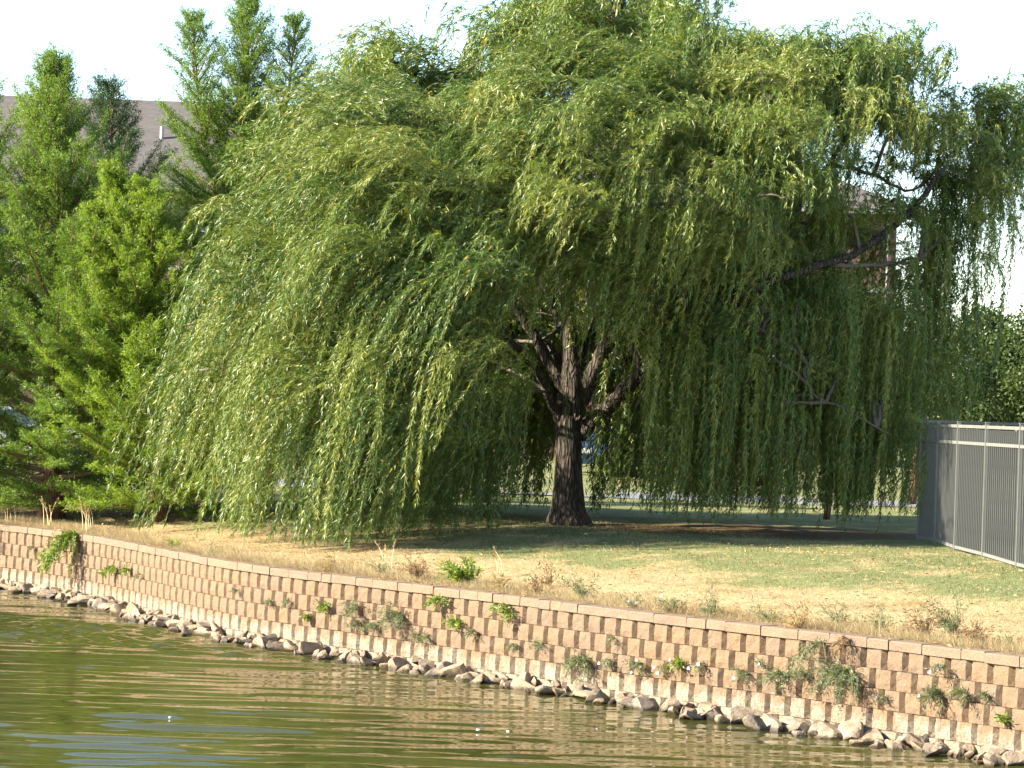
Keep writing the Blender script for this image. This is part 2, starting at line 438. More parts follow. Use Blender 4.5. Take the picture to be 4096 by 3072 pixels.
# ------------------------------------------------------------------ retaining wall
P_, CH = .27, .2                  # block pitch and course height
wall = thing('retaining_wall', (*wall_at(WLEN * .5)[0], 0), 'curved tan retaining wall of stacked split face blocks along the pond', 'wall')
wall_inv = Vector(wall.location)
def block_mesh(k, L):
    r = random.Random(50 + k)
    w_ = L * .69; bd = .050; h = CH - .004; dep = .26
    prof = [(-L/2+.002, -dep), (-L/2+.002, -bd), (-w_/2, 0), (-w_/6, .0), (w_/6, .0), (w_/2, 0), (L/2-.002, -bd), (L/2-.002, -dep)]
    V = []; nz = 4
    for iz in range(nz):
        z = -h/2 + h * iz / (nz - 1)
        for i, (x, y) in enumerate(prof):
            j = .006 if 2 <= i <= 5 else .002
            ez = -.006 if iz in (0, nz - 1) and 2 <= i <= 5 else 0
            V.append((x + r.uniform(-.002, .002) * (1 <= i <= 6), y + r.uniform(-j, j) * (1 <= i <= 6) + ez, z + (r.uniform(-.002, .0) if iz else 0)))
    n = len(prof); Fc = []
    for iz in range(nz - 1):
        for i in range(n - 1):
            Fc.append((iz*n+i+1, iz*n+i, (iz+1)*n+i, (iz+1)*n+i+1))
    Fc.append(tuple((nz-1)*n + i for i in range(n-1, -1, -1)))
    return mesh('block', V, Fc, MT['block'])
bmesh_var = [block_mesh(k, P_) for k in range(8)]
blocks = []
for c in range(5):
    zc = CAPZ - .10 - CH * (c + .5)
    s = .1 + (P_ / 2 if c % 2 else 0)
    while s < WLEN - .1:
        blocks.append((c, s, zc)); s += P_
blocks.sort(key=lambda b: wall_at(b[1])[0][1])         # nearest first
rest_v, rest_f = [], []; nb = 0
for c, s, zc in blocks:
    p, t, nrm = wall_at(s)
    off = -.045 + .016 * c + random.uniform(-.004, .004)
    p = p + nrm * off
    rz = math.atan2(t[1], t[0]) + random.uniform(-.012, .012) + math.pi
    visible = at(0, 0, 1) is not None and s < WLEN - 1.6
    me = bmesh_var[random.randrange(8)]
    zc2 = zc + random.uniform(-.0015, .0015)
    if visible and nb < 290:
        o = obj('block', me, wall); nb += 1
        o.location = Vector((p[0], p[1], zc2)) - wall_inv; o.rotation_euler = (0, 0, rz)
    else:
        co = np.array([v.co[:] for v in me.vertices])
        ca, sa = math.cos(rz), math.sin(rz)
        x = co[:, 0]*ca - co[:, 1]*sa + p[0]; y = co[:, 0]*sa + co[:, 1]*ca + p[1]; z = co[:, 2] + zc2
        b = len(rest_v); rest_v += list(np.c_[x, y, z] - np.array(wall_inv))
        rest_f += [tuple(i + b for i in f.vertices) for f in me.polygons]
o = obj('far_blocks', mesh('far_blocks', rest_v, rest_f, MT['block']), wall); o['kind'] = 'stuff'
# cap stones of uneven length
s = .05
while s < WLEN - .3:
    L = random.choice((.2, .28, .3, .42, .44, .5, .34))
    p, t, nrm = wall_at(s + L / 2)
    p = p + nrm * (-.178 + random.uniform(-.006, .006)); r = random.Random(int(s * 1000))
    g = .004; hx = L / 2 - g; x = []
    V = []
    for zz, e in ((0, 0), (.086, 0), (.098, .010)):
        for (a, b_) in ((-hx + e, -.15 + e), (0, -.15 + e + r.uniform(-.006, .006)), (hx - e, -.15 + e), (hx - e, .15 - e), (-hx + e, .15 - e)):
            V.append((a, b_ + r.uniform(-.003, .003), zz))
    Fc = [(i, (i+1) % 5, (i+1) % 5 + 5, i + 5) for i in range(5)] + [(i+5, (i+1) % 5 + 5, (i+1) % 5 + 10, i + 10) for i in range(5)] + [(10, 11, 12, 13, 14)]
    o = obj('cap_stone', mesh('cap_stone', V, Fc, MT['cap']), wall)
    o.location = Vector((p[0], p[1], CAPZ - .1 + r.uniform(-.002, .004))) - wall_inv
    o.rotation_euler = (r.uniform(-.01, .01), 0, math.atan2(t[1], t[0]) + r.uniform(-.012, .012))
    s += L

# ------------------------------------------------------------------ shore rocks
def rock_mesh(k):
    r = np.random.default_rng(300 + k)
    import bmesh
    bm = bmesh.new(); bmesh.ops.create_icosphere(bm, subdivisions=3, radius=1.0)
    pl = unit(r.normal(size=(10, 3))); off = r.uniform(.3, .72, 10)
    for v in bm.verts:
        p = np.array(v.co[:])
        for q, d_ in zip(pl, off):
            e = p @ q - d_
            if e > 0: p = p - q * e * .97
        v.co = p + r.normal(size=3) * .010
    me = bpy.data.meshes.new('rock'); bm.to_mesh(me); bm.free(); me.materials.append(MT['rock'])
    return me
rocks_m = [rock_mesh(k) for k in range(14)]
spots = []
s = 1.0
while s < WLEN - 1.0:
    r = random.random(); size = random.uniform(.065, .115) if r < .6 else random.uniform(.115, .19)
    spots.append((s, random.uniform(.16, .34), size))
    if random.random() < .55: spots.append((s + random.uniform(-.1, .1), random.uniform(.02, .12), random.uniform(.06, .11)))
    if random.random() < .35: spots.append((s + random.uniform(-.1, .1), random.uniform(.36, .52), random.uniform(.06, .12)))
    s += size * random.uniform(.95, 1.5)
spots.sort(key=lambda a: -a[0])
def ordinal(n):
    return '%d%s' % (n, 'th' if 10 <= n % 100 <= 20 else {1: 'st', 2: 'nd', 3: 'rd'}.get(n % 10, 'th'))
kk = 0
for s, off, size in spots:
    p, t, nrm = wall_at(s); p = p + nrm * (off + .03)
    o = obj('rock', rocks_m[random.randrange(14)])
    sx, sy, sz = size * random.uniform(1.0, 1.75), size * random.uniform(.8, 1.2), size * random.uniform(.75, 1.1)
    o.scale = (sx, sy, sz); o.rotation_euler = (random.uniform(-.7, .7), random.uniform(-.6, .6), random.uniform(0, 6.3))
    o.location = (p[0], p[1], random.uniform(-.01, .04) + (.05 if off < .13 else 0) + size * .05)
    d = RM.transposed() @ (Vector(o.location) - Vector((0, 0, CAMZ)))
    px = 2048 - d.x / d.z * F
    if px > 4110 or px < -30:
        bpy.data.objects.remove(o); continue
    kk += 1
    tag(o, '%s angular tan rock below the block wall, %s along the waterline from the right' % ('large' if size > .16 else 'medium' if size > .11 else 'small', ordinal(kk)),
        'rock', 'rocks along the foot of the wall')

# ------------------------------------------------------------------ leaves and strands
def leaves(P, D, L, W, v=None, nrm=None, jit=.35, tri=False):
    """P base points, D directions: one narrow leaf each"""
    n = len(P)
    D = unit(D + rng.normal(size=(n, 3)) * jit)
    R = rng.normal(size=(n, 3)) if nrm is None else nrm + rng.normal(size=(n, 3)) * .5
    S = unit(np.cross(D, R))
    N = np.cross(S, D)
    L = np.broadcast_to(L, (n,))[:, None]; W = np.broadcast_to(W, (n,))[:, None]
    if tri:
        V = np.stack([P - S * W * .5, P + S * W * .5, P + D * L], 1)
        k = 3
    else:
        mid = P + D * L * .42 + N * L * .05
        V = np.stack([P, mid - S * W * .5, P + D * L - N * L * .06, mid + S * W * .5], 1)
        k = 4
    Fc = np.arange(n * k).reshape(n, k)
    return V.reshape(-1, 3), Fc, (rng.random(n) if v is None else v)
def join(parts):
    V, Fc, A = [], [], []; b = 0
    for v, f, a in parts:
        V.append(v); Fc.append(f + b); A.append(a); b += len(v)
    return np.concatenate(V), np.concatenate(Fc), np.concatenate(A)
def ribbons(P, W):
    """P (N,K,3) polylines -> flat strips"""
    N, K = P.shape[:2]
    T = np.gradient(P, axis=1); S = unit(np.cross(T, rng.normal(size=(N, 1, 3)))) * W
    V = np.stack([P - S, P + S], 2).reshape(-1, 3)
    i = (np.arange(N)[:, None] * K + np.arange(K - 1)[None]).ravel() * 2
    return V, np.stack([i, i + 1, i + 3, i + 2], 1)

# ------------------------------------------------------------------ willow
WB = at(2290, 2085, 41.0); WB[2] = float(ground_z(WB[0], WB[1]))
willow = thing('willow_tree', WB, 'huge weeping willow with wind swept curtains of leaves behind the lawn', 'tree')
WBv = WB.copy()
def loc(P): return np.asarray(P, float) - WBv
# trunk with root flare and bark ridges
def trunk_mesh():
    ctr = [at(2268, 2125, 41.0), at(2268, 2080, 41.0), at(2270, 2030, 41.0), at(2272, 1930, 41.0), at(2274, 1820, 41.0), at(2276, 1720, 41.0),
           at(2282, 1620, 41.0), at(2290, 1530, 41.0), at(2288, 1440, 41.05), at(2280, 1340, 41.1), at(2268, 1200, 41.2), at(2270, 1020, 41.3), at(2300, 820, 41.3)]
    rad = [.40, .36, .285, .235, .21, .215, .225, .205, .15, .115, .105, .085, .06]
    n = 40; m = 90
    C = spline(ctr, m); R = np.interp(np.linspace(0, 1, m), np.linspace(0, 1, len(rad)), rad)
    a = np.linspace(0, 2 * math.pi, n, endpoint=False)
    V = []
    for i in range(m):
        f = max(0, 1 - i / 16.0)
        rr = R[i] * (1 + .10 * np.sin(a * 5 + 1) * f + .16 * np.cos(a - .1) * f * f + .035 * np.sin(a * 3 + i * .11) + .014 * np.sin(a * 17 + np.sin(i * .23) * 2.2) * (R[i] > .1))
        if i < 7: rr = rr * (1 + .12 * (7 - i) / 7 * np.clip(np.cos(a * 3 + .4), 0, 1))
        V += list(np.stack([C[i, 0] + rr * np.cos(a), C[i, 1] + rr * np.sin(a), np.full(n, C[i, 2]) ], 1))
    Q = []
    for i in range(m - 1):
        for j in range(n):
            k = (j + 1) % n; Q.append((i*n+j, i*n+k, (i+1)*n+k, (i+1)*n+j))
    return mesh('trunk', loc(V), Q, MT['wbark'], True)
trunk = obj('trunk', trunk_mesh(), willow)
# old branch scar: a swollen collar round a dark hollow on the trunk's front
kc = at(2312, 1655, 40.74)
a = np.linspace(0, 2*math.pi, 14, endpoint=False)
V = []
for rx, rzz, dy in ((.075, .13, .08), (.065, .115, -.02), (.028, .06, -.025), (.022, .05, .05)):
    V += [(kc[0] + rx*math.cos(t), kc[1] + dy, kc[2] + rzz*math.sin(t)) for t in a]
Q = [(i*14+j, i*14+(j+1) % 14, (i+1)*14+(j+1) % 14, (i+1)*14+j) for i in range(3) for j in range(14)]
Q.append(tuple(42 + j for j in range(14)))
obj('knot_hole', mesh('knot_hole', loc(V), Q, MT['wbark'], True), trunk)

limbs = [  # pixel x, pixel y, distance; start and end radius
    ([(2318,1600,41),(2370,1500,40.9),(2455,1330,40.6),(2540,1180,40.2),(2680,1000,39.7),(2850,820,39.3),(3000,600,39),(3080,380,39)], .175, .05),
    ([(2320,1740,41),(2390,1670,40.8),(2500,1560,40.4),(2640,1420,39.9),(2800,1270,39.5),(2950,1190,39.3),(3034,1143,39.2),(3273,1064,39.4),(3432,1006,39.8),(3627,861,40.3),(3760,700,40.8)], .15, .045),
    ([(2245,1690,41),(2205,1610,40.8),(2160,1500,40.3),(2060,1380,39.5),(1900,1200,38.6),(1700,1020,38.0),(1560,960,37.6)], .10, .03),
    ([(2258,1560,41),(2200,1450,41.2),(2100,1280,41.3),(1950,1080,41),(1750,880,40.6),(1572,712,40),(1423,499,39.6)], .12, .035),
    ([(2285,1440,41.1),(2270,1200,41.4),(2340,950,41),(2448,719,40),(2356,634,39.2),(2235,605,38.7),(2078,627,38.4)], .10, .03),
    ([(2300,1500,41.1),(2420,1200,41.8),(2520,900,42.2),(2560,600,42.4),(2500,250,42.6),(2420,0,42.8)], .12, .035),
    ([(2700,1330,39.8),(2950,1180,40.5),(3121,926,40.8),(3135,890,40.8),(3215,796,40.9),(3323,651,41),(3417,506,41.2),(3511,405,41.4),(3533,289,41.5),(3560,150,41.6)], .085, .025),
    ([(3150,880,40.8),(3165,830,40.6),(3130,700,40.3),(3110,640,40)], .045, .02),
    ([(2640,1480,40.2),(2780,1270,39.9),(3000,1300,39.5),(3200,1420,39.2),(3220,1500,39.1),(3260,1580,39),(3400,1650,38.9),(3560,1740,39)], .05, .015),
    ([(3300,1055,39.5),(3450,1065,39.8),(3600,1050,40.2),(3700,1040,40.5)], .05, .02),
    ([(2290,1420,41.1),(2180,1150,42),(2000,800,42.4),(1800,500,42.5),(1650,280,42.5)], .10, .03),
    ([(2260,1250,41.2),(2250,900,40.9),(2280,600,40.4),(2330,330,39.8)], .085, .03),
    ([(3323,651,41),(3500,700,41),(3650,760,41.2),(3800,620,41.6),(3930,470,41.8)], .035, .015),
    ([(2600,880,42.2),(2900,600,42.3),(3050,350,42.2),(3150,180,42)], .06, .02),
    ([(2700,800,40),(2860,810,38.3),(2950,850,37.6),(3050,780,37.3),(3150,790,37.2)], .03, .012),
    ([(1750,880,40.6),(1500,850,40.5),(1250,760,40.6),(1050,760,40.8),(880,850,41)], .05, .02),
    ([(1950,1080,41),(1600,1150,40.6),(1250,1180,40.3),(950,1220,40.2),(740,1300,40.6)], .06, .02),
    ([(2060,1380,39.5),(1700,1380,38.2),(1350,1400,37.4),(1050,1450,37.6),(800,1480,38.6)], .05, .018),
    ([(2500,1450,41.3),(2700,1150,43),(2900,1000,44.5),(3200,950,45.5)], .07, .02),
    ([(2250,1450,41.3),(2000,1200,43),(1700,1000,44.5),(1400,900,45.5)], .07, .02),
]
skel = []
for pts, r0, r1 in limbs:
    P = np.array([at(*q) for q in pts]); m = len(pts) * 6
    C = spline(P, m); C[1:-1] += rng.normal(size=(m - 2, 3)) * .012
    R = r0 + (r1 - r0) * np.linspace(0, 1, m) ** .7
    V, Q = tube(loc(C), R, 9 if r0 > .07 else 6)
    obj('limb', mesh('limb', V, Q, MT['wbark'] if r0 > .06 else MT['wtwig'], True), willow)
    for i in range(m // 4, m, 3): skel.append(C[i])
skel = np.array(skel)

# crests from which the shoots spill: px, py, distance, strand length, lean to the left, number of strands
cl = []
def C_(x, y, Y, L=2.0, wnd=.5, n=30, R=.45): cl.append((x, y, Y, L, wnd, n, R))
for x, y, Y in ((1250,335,40),(1400,365,38.5),(1130,430,41),(1320,470,37.6),(1200,560,39),(1450,560,37.2),(1040,620,41),(1150,720,38.5),(1300,700,37),
                (1500,720,36.6),(1650,640,37.2),(920,780,41),(1040,860,39),(1400,900,36.2)):
    C_(x + 130, y, Y, 1.6, .95, 40, .5)
for x, y, Y in ((850,900,41),(950,1000,39.5),(1120,1020,37.6),(1280,1080,36.6),(1550,980,36.2),(780,1080,41),(850,1200,39.6),(1000,1250,38),(1200,1250,36.6),(1400,1200,36.2)):
    C_(x + 140, y, Y, 1.9, .68, 40, .5)
for x, y, Y in ((720,1290,41),(745,1440,40.2),(830,1420,38.6),(950,1450,37.6),(1100,1450,36.6),(1300,1420,36),(1500,1350,36),(700,1560,40.5),(860,1600,39),(1050,1650,37.6),(1250,1650,36.6),(1450,1600,36)):
    C_(x + 130, y, Y, 2.7, .42, 34)
for x, y, Y, L in ((1700,480,39,2),(1900,450,40,1.8),(1800,650,37.2,2.2),(1760,860,36.6,2.4),(1720,1100,36.2,3),(1650,1300,36,3),(1900,900,36.8,2),(1960,720,37.6,2),
                (2040,990,36.2,2.4),(1900,1150,36.4,3),(2010,1050,36,2.8),(1820,1350,36.2,3),(1600,1550,36,2.6),(1850,1600,36.6,2.3),(1980,1250,36.8,3),(1580,850,36.4,2.2)):
    C_(x, y, Y, L, .62, 34)
for x, y, Y in ((1350,270,42),(1480,200,42),(1600,130,42.5),(1720,190,42.5),(1850,255,43),(1970,320,43.2),(1560,330,41),(1760,360,41.5)):
    C_(x, y, Y, 1.9, .5, 30, .4)
for x, y, Y in ((2110,-50,43),(2250,-120,43),(2400,-150,43),(2600,-130,43),(2740,-70,43),(2350,20,42.2),(2550,40,42.2)):
    C_(x, y, Y, 1.9, .22, 30, .4)
for x, y, Y in ((2300,200,39.5),(2450,165,39.5),(2200,290,39),(2100,410,39),(2600,190,39.5),(2700,300,38.6),(2500,360,38),(2300,450,37.6),(2780,470,37.6),(2900,330,38.6),(2000,560,38.6)):
    C_(x, y, Y, 1.9, .95, 34, .42)
for x, y, Y in ((2830,100,42),(2970,65,42),(3080,95,42),(3220,95,42),(3000,220,39),(3150,300,38.6),(3300,175,41),(3450,165,41),(3590,105,41.5),(3665,215,42),(3380,330,39.6),(3540,330,40.3),(3000,450,37.6),(3200,470,38),(2900,560,37.5),(3100,600,37.8)):
    C_(x, y, Y, 1.7, .45, 30, .42)
for x, y, Y, L in ((2250,760,36.6,1.9),(2450,780,36.6,2),(2650,760,36.6,2),(2150,700,36.9,1.8),(2350,600,37,1.8),(2560,600,37.2,1.8),(2400,960,36.6,1.5),(2620,1000,36.5,2.4),(2800,800,36.6,2),(2780,1000,36.6,2.4),(2930,980,36.7,2.5),(2150,900,36.8,1.6)):
    C_(x, y, Y, L, .5, 30)
for x, y, Y, L in ((3000,720,37.2,1.6),(3180,620,38.2,1.2),(3600,430,41,1.5),(3720,520,41.4,1.7),(3810,430,41.6,1.8),(3930,345,42,1.9),(4030,405,42,2.0),(3760,640,40.6,2.4),(3880,640,41,2.0),(3985,560,41.6,1.7),
                (3670,800,40.2,2.6),(3760,900,40.4,3.0),(3850,820,40.8,1.6),(3700,1050,40.2,2.6)):
    C_(x, y, Y, L, .08, 28, .38)
for x, y, Y, L in ((3560,620,40.4,1.2),(3440,420,40,1.0),(3300,820,39.5,1.2),(3420,800,39.6,1.3),(3530,760,40,1.5),(3350,980,39.2,1.0),(3480,960,39.6,1.3),(3080,900,38,1.8),(3200,960,38.2,1.8),(3400,900,39.5,.9)):
    C_(x, y, Y, L, .12, 18, .35)
for x, y, Y in ((2600,900,39.5),(2750,1050,39.6),(2900,1150,39.8),(3050,1000,39.8),(3200,1150,39.9),(3350,1250,40.2),(2700,1350,40),(2950,1380,40),(3180,1400,40.2),(3420,1420,40.4)):
    C_(x, y, Y, 2.4, .07, 32, .5)
for x, y, Y in ((2650,1250,37),(2850,1250,37),(3050,1180,37.2),(3250,1100,37.8),(3400,1200,38.2),(3530,1180,39.2),(3000,1450,37.2),(2800,1450,37.2),(2600,1420,37.6),(3500,1480,38.6),(3620,1380,39.8),(3300,1420,37.6),(3350,1480,37.6),(3150,1350,37.4),(3450,1600,38),(3100,1600,37.3),(2720,1600,37.2),(2920,1620,37.2),(2540,1560,37.9)):
    C_(x, y, Y, 3.3, .07, 32, .45)
for x, y, Y in ((1700,1500,37.6),(1780,1560,38.3),(1900,1480,38.4),(1980,1560,38.8),(2070,1450,38.9),(1840,1380,37.4)):
    C_(x, y, Y, 3.0, .22, 34, .4)
for x, y, Y in ((2500,1350,40.2),(2580,1250,39.8),(2480,1150,38.6)):
    C_(x, y, Y, 2.6, .1, 24, .4)
for k in range(42):               # far side of the crown
    x = rng.uniform(760, 3560); y = rng.uniform(480, 1480) + max(0, (1300 - x) * .5)
    C_(x, y, rng.uniform(42.2, 46), 3.0, .45 if x < 1900 else .1, 28, .55)
for k in range(22):               # curtain beyond the trunk
    C_(rng.uniform(1550, 2800), rng.uniform(1150, 1450), rng.uniform(42.4, 45.5), 3.6, .2, 30, .5)
for k in range(26):               # inner crown
    x = rng.uniform(1900, 3350); C_(x, rng.uniform(280, 950), rng.uniform(38.4, 41.5), 1.6, .3, 26, .55)
for x, y, Y in ((2150,60,42.6),(2300,90,42),(2480,110,42),(2680,70,42.4),(2050,150,42.8),(2780,180,41),(2900,180,41.5),(3120,190,41),(3400,240,41)) :
    C_(x, y - 75, Y, 1.8, .25, 34, .45)

K = 26
SP, SD, SL, SW, SB, CLV = [], [], [], [], [], []
for x, y, Y, L, wnd, n, R in cl:
    y += 75 + 65 * sst(x, 2650, 2900) * sst(300, y, y + 200); x += 130 * sst(x, 1500, 1000)
    if y < 900 and Y < 42.1: L *= .8; n = int(n * 1.15)
    if y < 800 and x > 1900: n = int(n * 1.35)
    if x > 3560: n = int(n * 1.1)
    Y += .8 * sst(x, 2100, 2700) * (Y < 41)
    Y += 1.3 * sst(x, 1900, 2700) * sst(y, 700, 1300) * (Y < 39.5) + .5 * (Y < 37)
    c = at(x, y, Y)
    inward = np.array((WBv[0] - c[0], WBv[1] - c[1]))
    # branch to the nearest limb on the inner, lower side
    dv = skel - c
    cost = np.linalg.norm(dv, axis=1) + 1.5 * np.clip(dv[:, 2], 0, None) - .35 * np.clip(-dv[:, 2], 0, 1.2)
    j = skel[np.argmin(cost)]
    mid = .5 * (c + j) + np.array((0, 0, .22)) + rng.normal(size=3) * .12
    B = spline([j, mid, c + (c - mid) * .0, c + (c - j) / (np.linalg.norm(c - j) + 1e-6) * .25 - np.array((0.05, 0, .12))], 14)
    B[1:-1] += rng.normal(size=(12, 3)) * .014
    V, Q = tube(loc(B), np.linspace(.036, .007, 14), 5)
    obj('branch', mesh('branch', V, Q, MT['wtwig'], True), willow)
    nt = max(4, int(n / 4.2 * ((.8, 1.0, 1.3, 1.7) if x > 1900 else (.6, .9, 1.2, 1.6))[rng.integers(4)])); n = nt * 7
    ti = np.repeat(np.arange(nt), 7)
    tb = rng.uniform(.35, 1.0, nt) ** .8
    T0 = np.stack([np.interp(tb, np.linspace(0, 1, 14), B[:, i]) for i in range(3)], 1)
    T0 += rng.normal(size=(nt, 3)) * np.array((R * .85, R * .85, R * .26))
    out = unit(-inward); out = np.array((out[0], out[1], 0))
    cd = out * .55 + rng.normal(size=3) * np.array((.5, .55, .2)) + np.array((-wnd * 1.2, 0, .58))
    td = cd + rng.normal(size=(nt, 3)) * .30
    tl = rng.uniform(.5, 1.1, nt); twd = rng.uniform(.45, 1.4) * rng.uniform(.85, 1.15, nt); tbn = rng.uniform(.55, 1.0) * rng.uniform(.7, 1.2, nt) * (1 + .6 * (wnd > .4))
    CLV.append(np.full(n, rng.random()))
    SP.append(T0[ti] + rng.normal(size=(n, 3)) * .075); SD.append(unit(unit(td)[ti] + rng.normal(size=(n, 3)) * .24))
    SL.append(L * tl[ti] * rng.uniform(.75, 1.2, n)); SW.append(wnd * twd[ti] * rng.uniform(.85, 1.15, n)); SB.append(tbn[ti] * rng.uniform(.85, 1.15, n))
SP = np.concatenate(SP); SD = np.concatenate(SD); SL = np.concatenate(SL); SW = np.concatenate(SW); SB = np.concatenate(SB); CLV = np.concatenate(CLV)
N = len(SP)
path = np.zeros((N, K, 3)); path[:, 0] = SP
ph = rng.uniform(0, 6.28, N)
for k in range(1, K):
    s = k / (K - 1) * SL
    f = sst(s, 0.0, 1.0 * SB + .12)[:, None]
    wind = SW * (1 - .45 * k / K)
    tgt = np.stack([-wind + .10 * np.sin(ph + s * 3), .10 * np.cos(ph * 1.7 + s * 2.3), -np.ones(N)], 1)
    d = unit(SD * (1 - f) + unit(tgt) * f)
    path[:, k] = path[:, k-1] + d * (SL / (K - 1))[:, None]
# strands end at the turf and stay clear of the trunk's front
gz = ground_z(path[:, :, 0], path[:, :, 1])
endz = gz + .35 * (CLV[:, None] ** 2) * (path[:, :, 0] > -1.5) + rng.uniform(.02, .40, N)[:, None] * (path[:, :, 0] > 1.7) + rng.uniform(.0, .2, N)[:, None]
alive = path[:, :, 2] > endz
tr = (path[:, :, 0] > .35) & (path[:, :, 0] < 2.05) & (path[:, :, 1] < 41.2) & (path[:, :, 2] < 4.7 + .5 * np.sin(ph)[:, None])
keep = rng.random(N) < .10
alive &= ~(tr & ~keep[:, None])
alive = np.cumprod(alive, axis=1).astype(bool)
nleaf = 5
Pl, Dl, Vl = [], [], []
strv = rng.random(N); clv = CLV
for k in range(1, K):
    ok = alive[:, k]
    a_, b_ = path[ok, k-1], path[ok, k]
    seglen = np.linalg.norm(b_ - a_, axis=1)
    t_ = unit(b_ - a_)
    cnt = np.maximum(1, rng.poisson(seglen / .0125))
    i = np.repeat(np.arange(len(a_)), cnt)
    u = rng.random(len(i))[:, None]
    side = rng.normal(size=(len(i), 3))
    Pl.append(a_[i] * (1 - u) + b_[i] * u + side * .008)
    Dl.append(t_[i] * .78 + unit(side) * .54 + np.array((-.12, 0, -.15)))
    Vl.append(np.clip(strv[ok][i] * .25 + clv[ok][i] * .42 + rng.random(len(i)) * .33, 0, .92))
Pl = np.concatenate(Pl); Dl = np.concatenate(Dl); Vl = np.concatenate(Vl)
kp = rng.random(len(Pl)) < np.where(Pl[:, 1] > 42.2, .42, np.where(Pl[:, 1] > 40.2, .62, .88))
Pl, Dl, Vl = Pl[kp], Dl[kp], Vl[kp]
nl = len(Pl)
yl = rng.random(nl); Vl = np.where(yl < .03, rng.uniform(.95, 1, nl), Vl)
fs = np.where(Pl[:, 1] > 42.2, 1.55, np.where(Pl[:, 1] > 40.2, 1.3, 1.05))
V, Fc, A = leaves(Pl, Dl, rng.uniform(.06, .11, nl) * fs, rng.uniform(.011, .017, nl) * fs, Vl, jit=.22, tri=True)
print('willow strands', N, 'leaves', nl)
crown = obj('crown', mesh('crown', loc(V), Fc, MT['willow'], fattr={'v': A}), willow)
Pk = path.copy()
for k in range(1, K): Pk[~alive[:, k], k] = Pk[~alive[:, k], k-1]
V, Q = ribbons(Pk[SP[:, 1] < 41.0, ::3], .0022)
obj('shoots', mesh('shoots', loc(V), Q, MT['wshoot']), crown)

# ------------------------------------------------------------------ bald cypresses
LOG = []
def cypress(label, base_px, Y, top_px, width, nb, seed, mat='cyp', name='cypress_tree', full=1.0, low=.06, dens=1.0, leaders=()):
    global rng
    keep_rng = rng; rng = np.random.default_rng(seed)
    b = at(base_px, 2040, Y); b[2] = float(ground_z(b[0], b[1])) - .03
    top = at(top_px[0], top_px[1], Y); H = top[2] - b[2]
    t = thing(name, b, label, 'tree', 'feathery cypress trees on the left')
    m = 14; zz = np.linspace(0, 1, m)
    C = np.stack([(top[0] - b[0]) * zz ** 1.3 + .05 * np.sin(zz * 7 + seed), .05 * np.cos(zz * 6), H * .97 * zz], 1)
    R = .16 * (1 - zz) ** .8 * (H / 8) + .012; R[0] *= 1.5
    V, Q = tube(C, R, 10); obj('trunk', mesh('trunk', V, Q, MT['cbark'], True), t)
    PP, DD = [], []; stems = MB()
    jobs = [(C, zz, low, nb, width, H)]
    for (h0, lx, ly, lw) in leaders:
        q0 = np.array([np.interp(h0, zz, C[:, k]) for k in range(3)]); q1 = at(lx, ly, Y) - b
        CC = spline([q0, q0 * .45 + q1 * .55 + np.array(((q1[0] - q0[0]) * .18, .1, 0)), q1], m)
        V, Q = tube(CC, np.linspace(.055, .01, m), 7); obj('leader', mesh('leader', V, Q, MT['cbark'], True), t)
        jobs.append((CC, zz, .12, int(nb * .38), lw, H * .5))
    for C, zz, low, nb, width, H in jobs:
      for i in range(nb):
        h = low + (1 - low) * (i + rng.random()) / nb
        prof = (1 - h) ** .62 * (.62 + .5 * min(1, h / .18)) + .04
        L = width * prof * rng.uniform(.65, 1.15) * full
        az = i * 2.399 + rng.uniform(-.5, .5)
        el = math.radians(8 + 54 * h - 22 * max(0, 1 - h / .2) + rng.uniform(-14, 16))
        p0 = np.array([np.interp(h, zz, C[:, k]) for k in range(3)])
        n = 9; d = np.array((math.cos(az) * math.cos(el), math.sin(az) * math.cos(el), math.sin(el)))
        pts = [p0]
        for k in range(n - 1):
            d = unit(d + np.array((-.015, 0, .035)) + rng.normal(size=3) * .05); pts.append(pts[-1] + d * L / (n - 1))
        pts = np.array(pts)
        stems.tube(pts, np.linspace(.010 + .016 * L, .004, n), 5)
        # secondary twigs, each a flat feathery spray
        nt = max(6, int(L / .085))
        for k in range(nt):
            u = .16 + .84 * (k + rng.random()) / nt
            q = np.array([np.interp(u, np.linspace(0, 1, n), pts[:, c]) for c in range(3)])
            T = unit(pts[min(n-1, int(u * (n-1)) + 1)] - pts[min(n-2, int(u * (n-1)))])
            sd_ = unit(np.cross(T, (0, 0, 1.0))) * (1 if k % 2 else -1)
            tl = (.18 + .30 * L * (1 - u) ** .8 * .55) * rng.uniform(.7, 1.25) + .05
            td = unit(T * .75 + sd_ * rng.uniform(.4, 1.0) + np.array((0, 0, rng.uniform(-.15, .65))))
            nn = int(tl / .0040 * dens)
            uu = rng.random(nn)
            pos = q + td * (uu * tl)[:, None] + rng.normal(size=(nn, 3)) * (.022 + .03 * tl) * np.array((1, 1, .8)) + np.array((0, 0, -.05)) * (uu ** 2)[:, None] * tl
            PP.append(pos); DD.append(td * .8 + rng.normal(size=(nn, 3)) * .65 + np.array((0, 0, -.1)))
    P = np.concatenate(PP); D = np.concatenate(DD)
    kp = rng.random(len(P)) < np.where(P[:, 1] > .25, .45, .9); P, D = P[kp], D[kp]; n = len(P)
    hue = rng.random(n) * .7 + .3 * rng.random()
    V, Fc, A = leaves(P, D, rng.uniform(.045, .082, n), rng.uniform(.0105, .016, n), hue, jit=.2, tri=True)
    cr = obj('crown', mesh('crown', V, Fc, MT[mat], fattr={'v': A}), t)
    stems.build('branches', MT['ctwig'], t, True)
    print(label, n); LOG.append((label[:20], n))
    rng = keep_rng
    return t
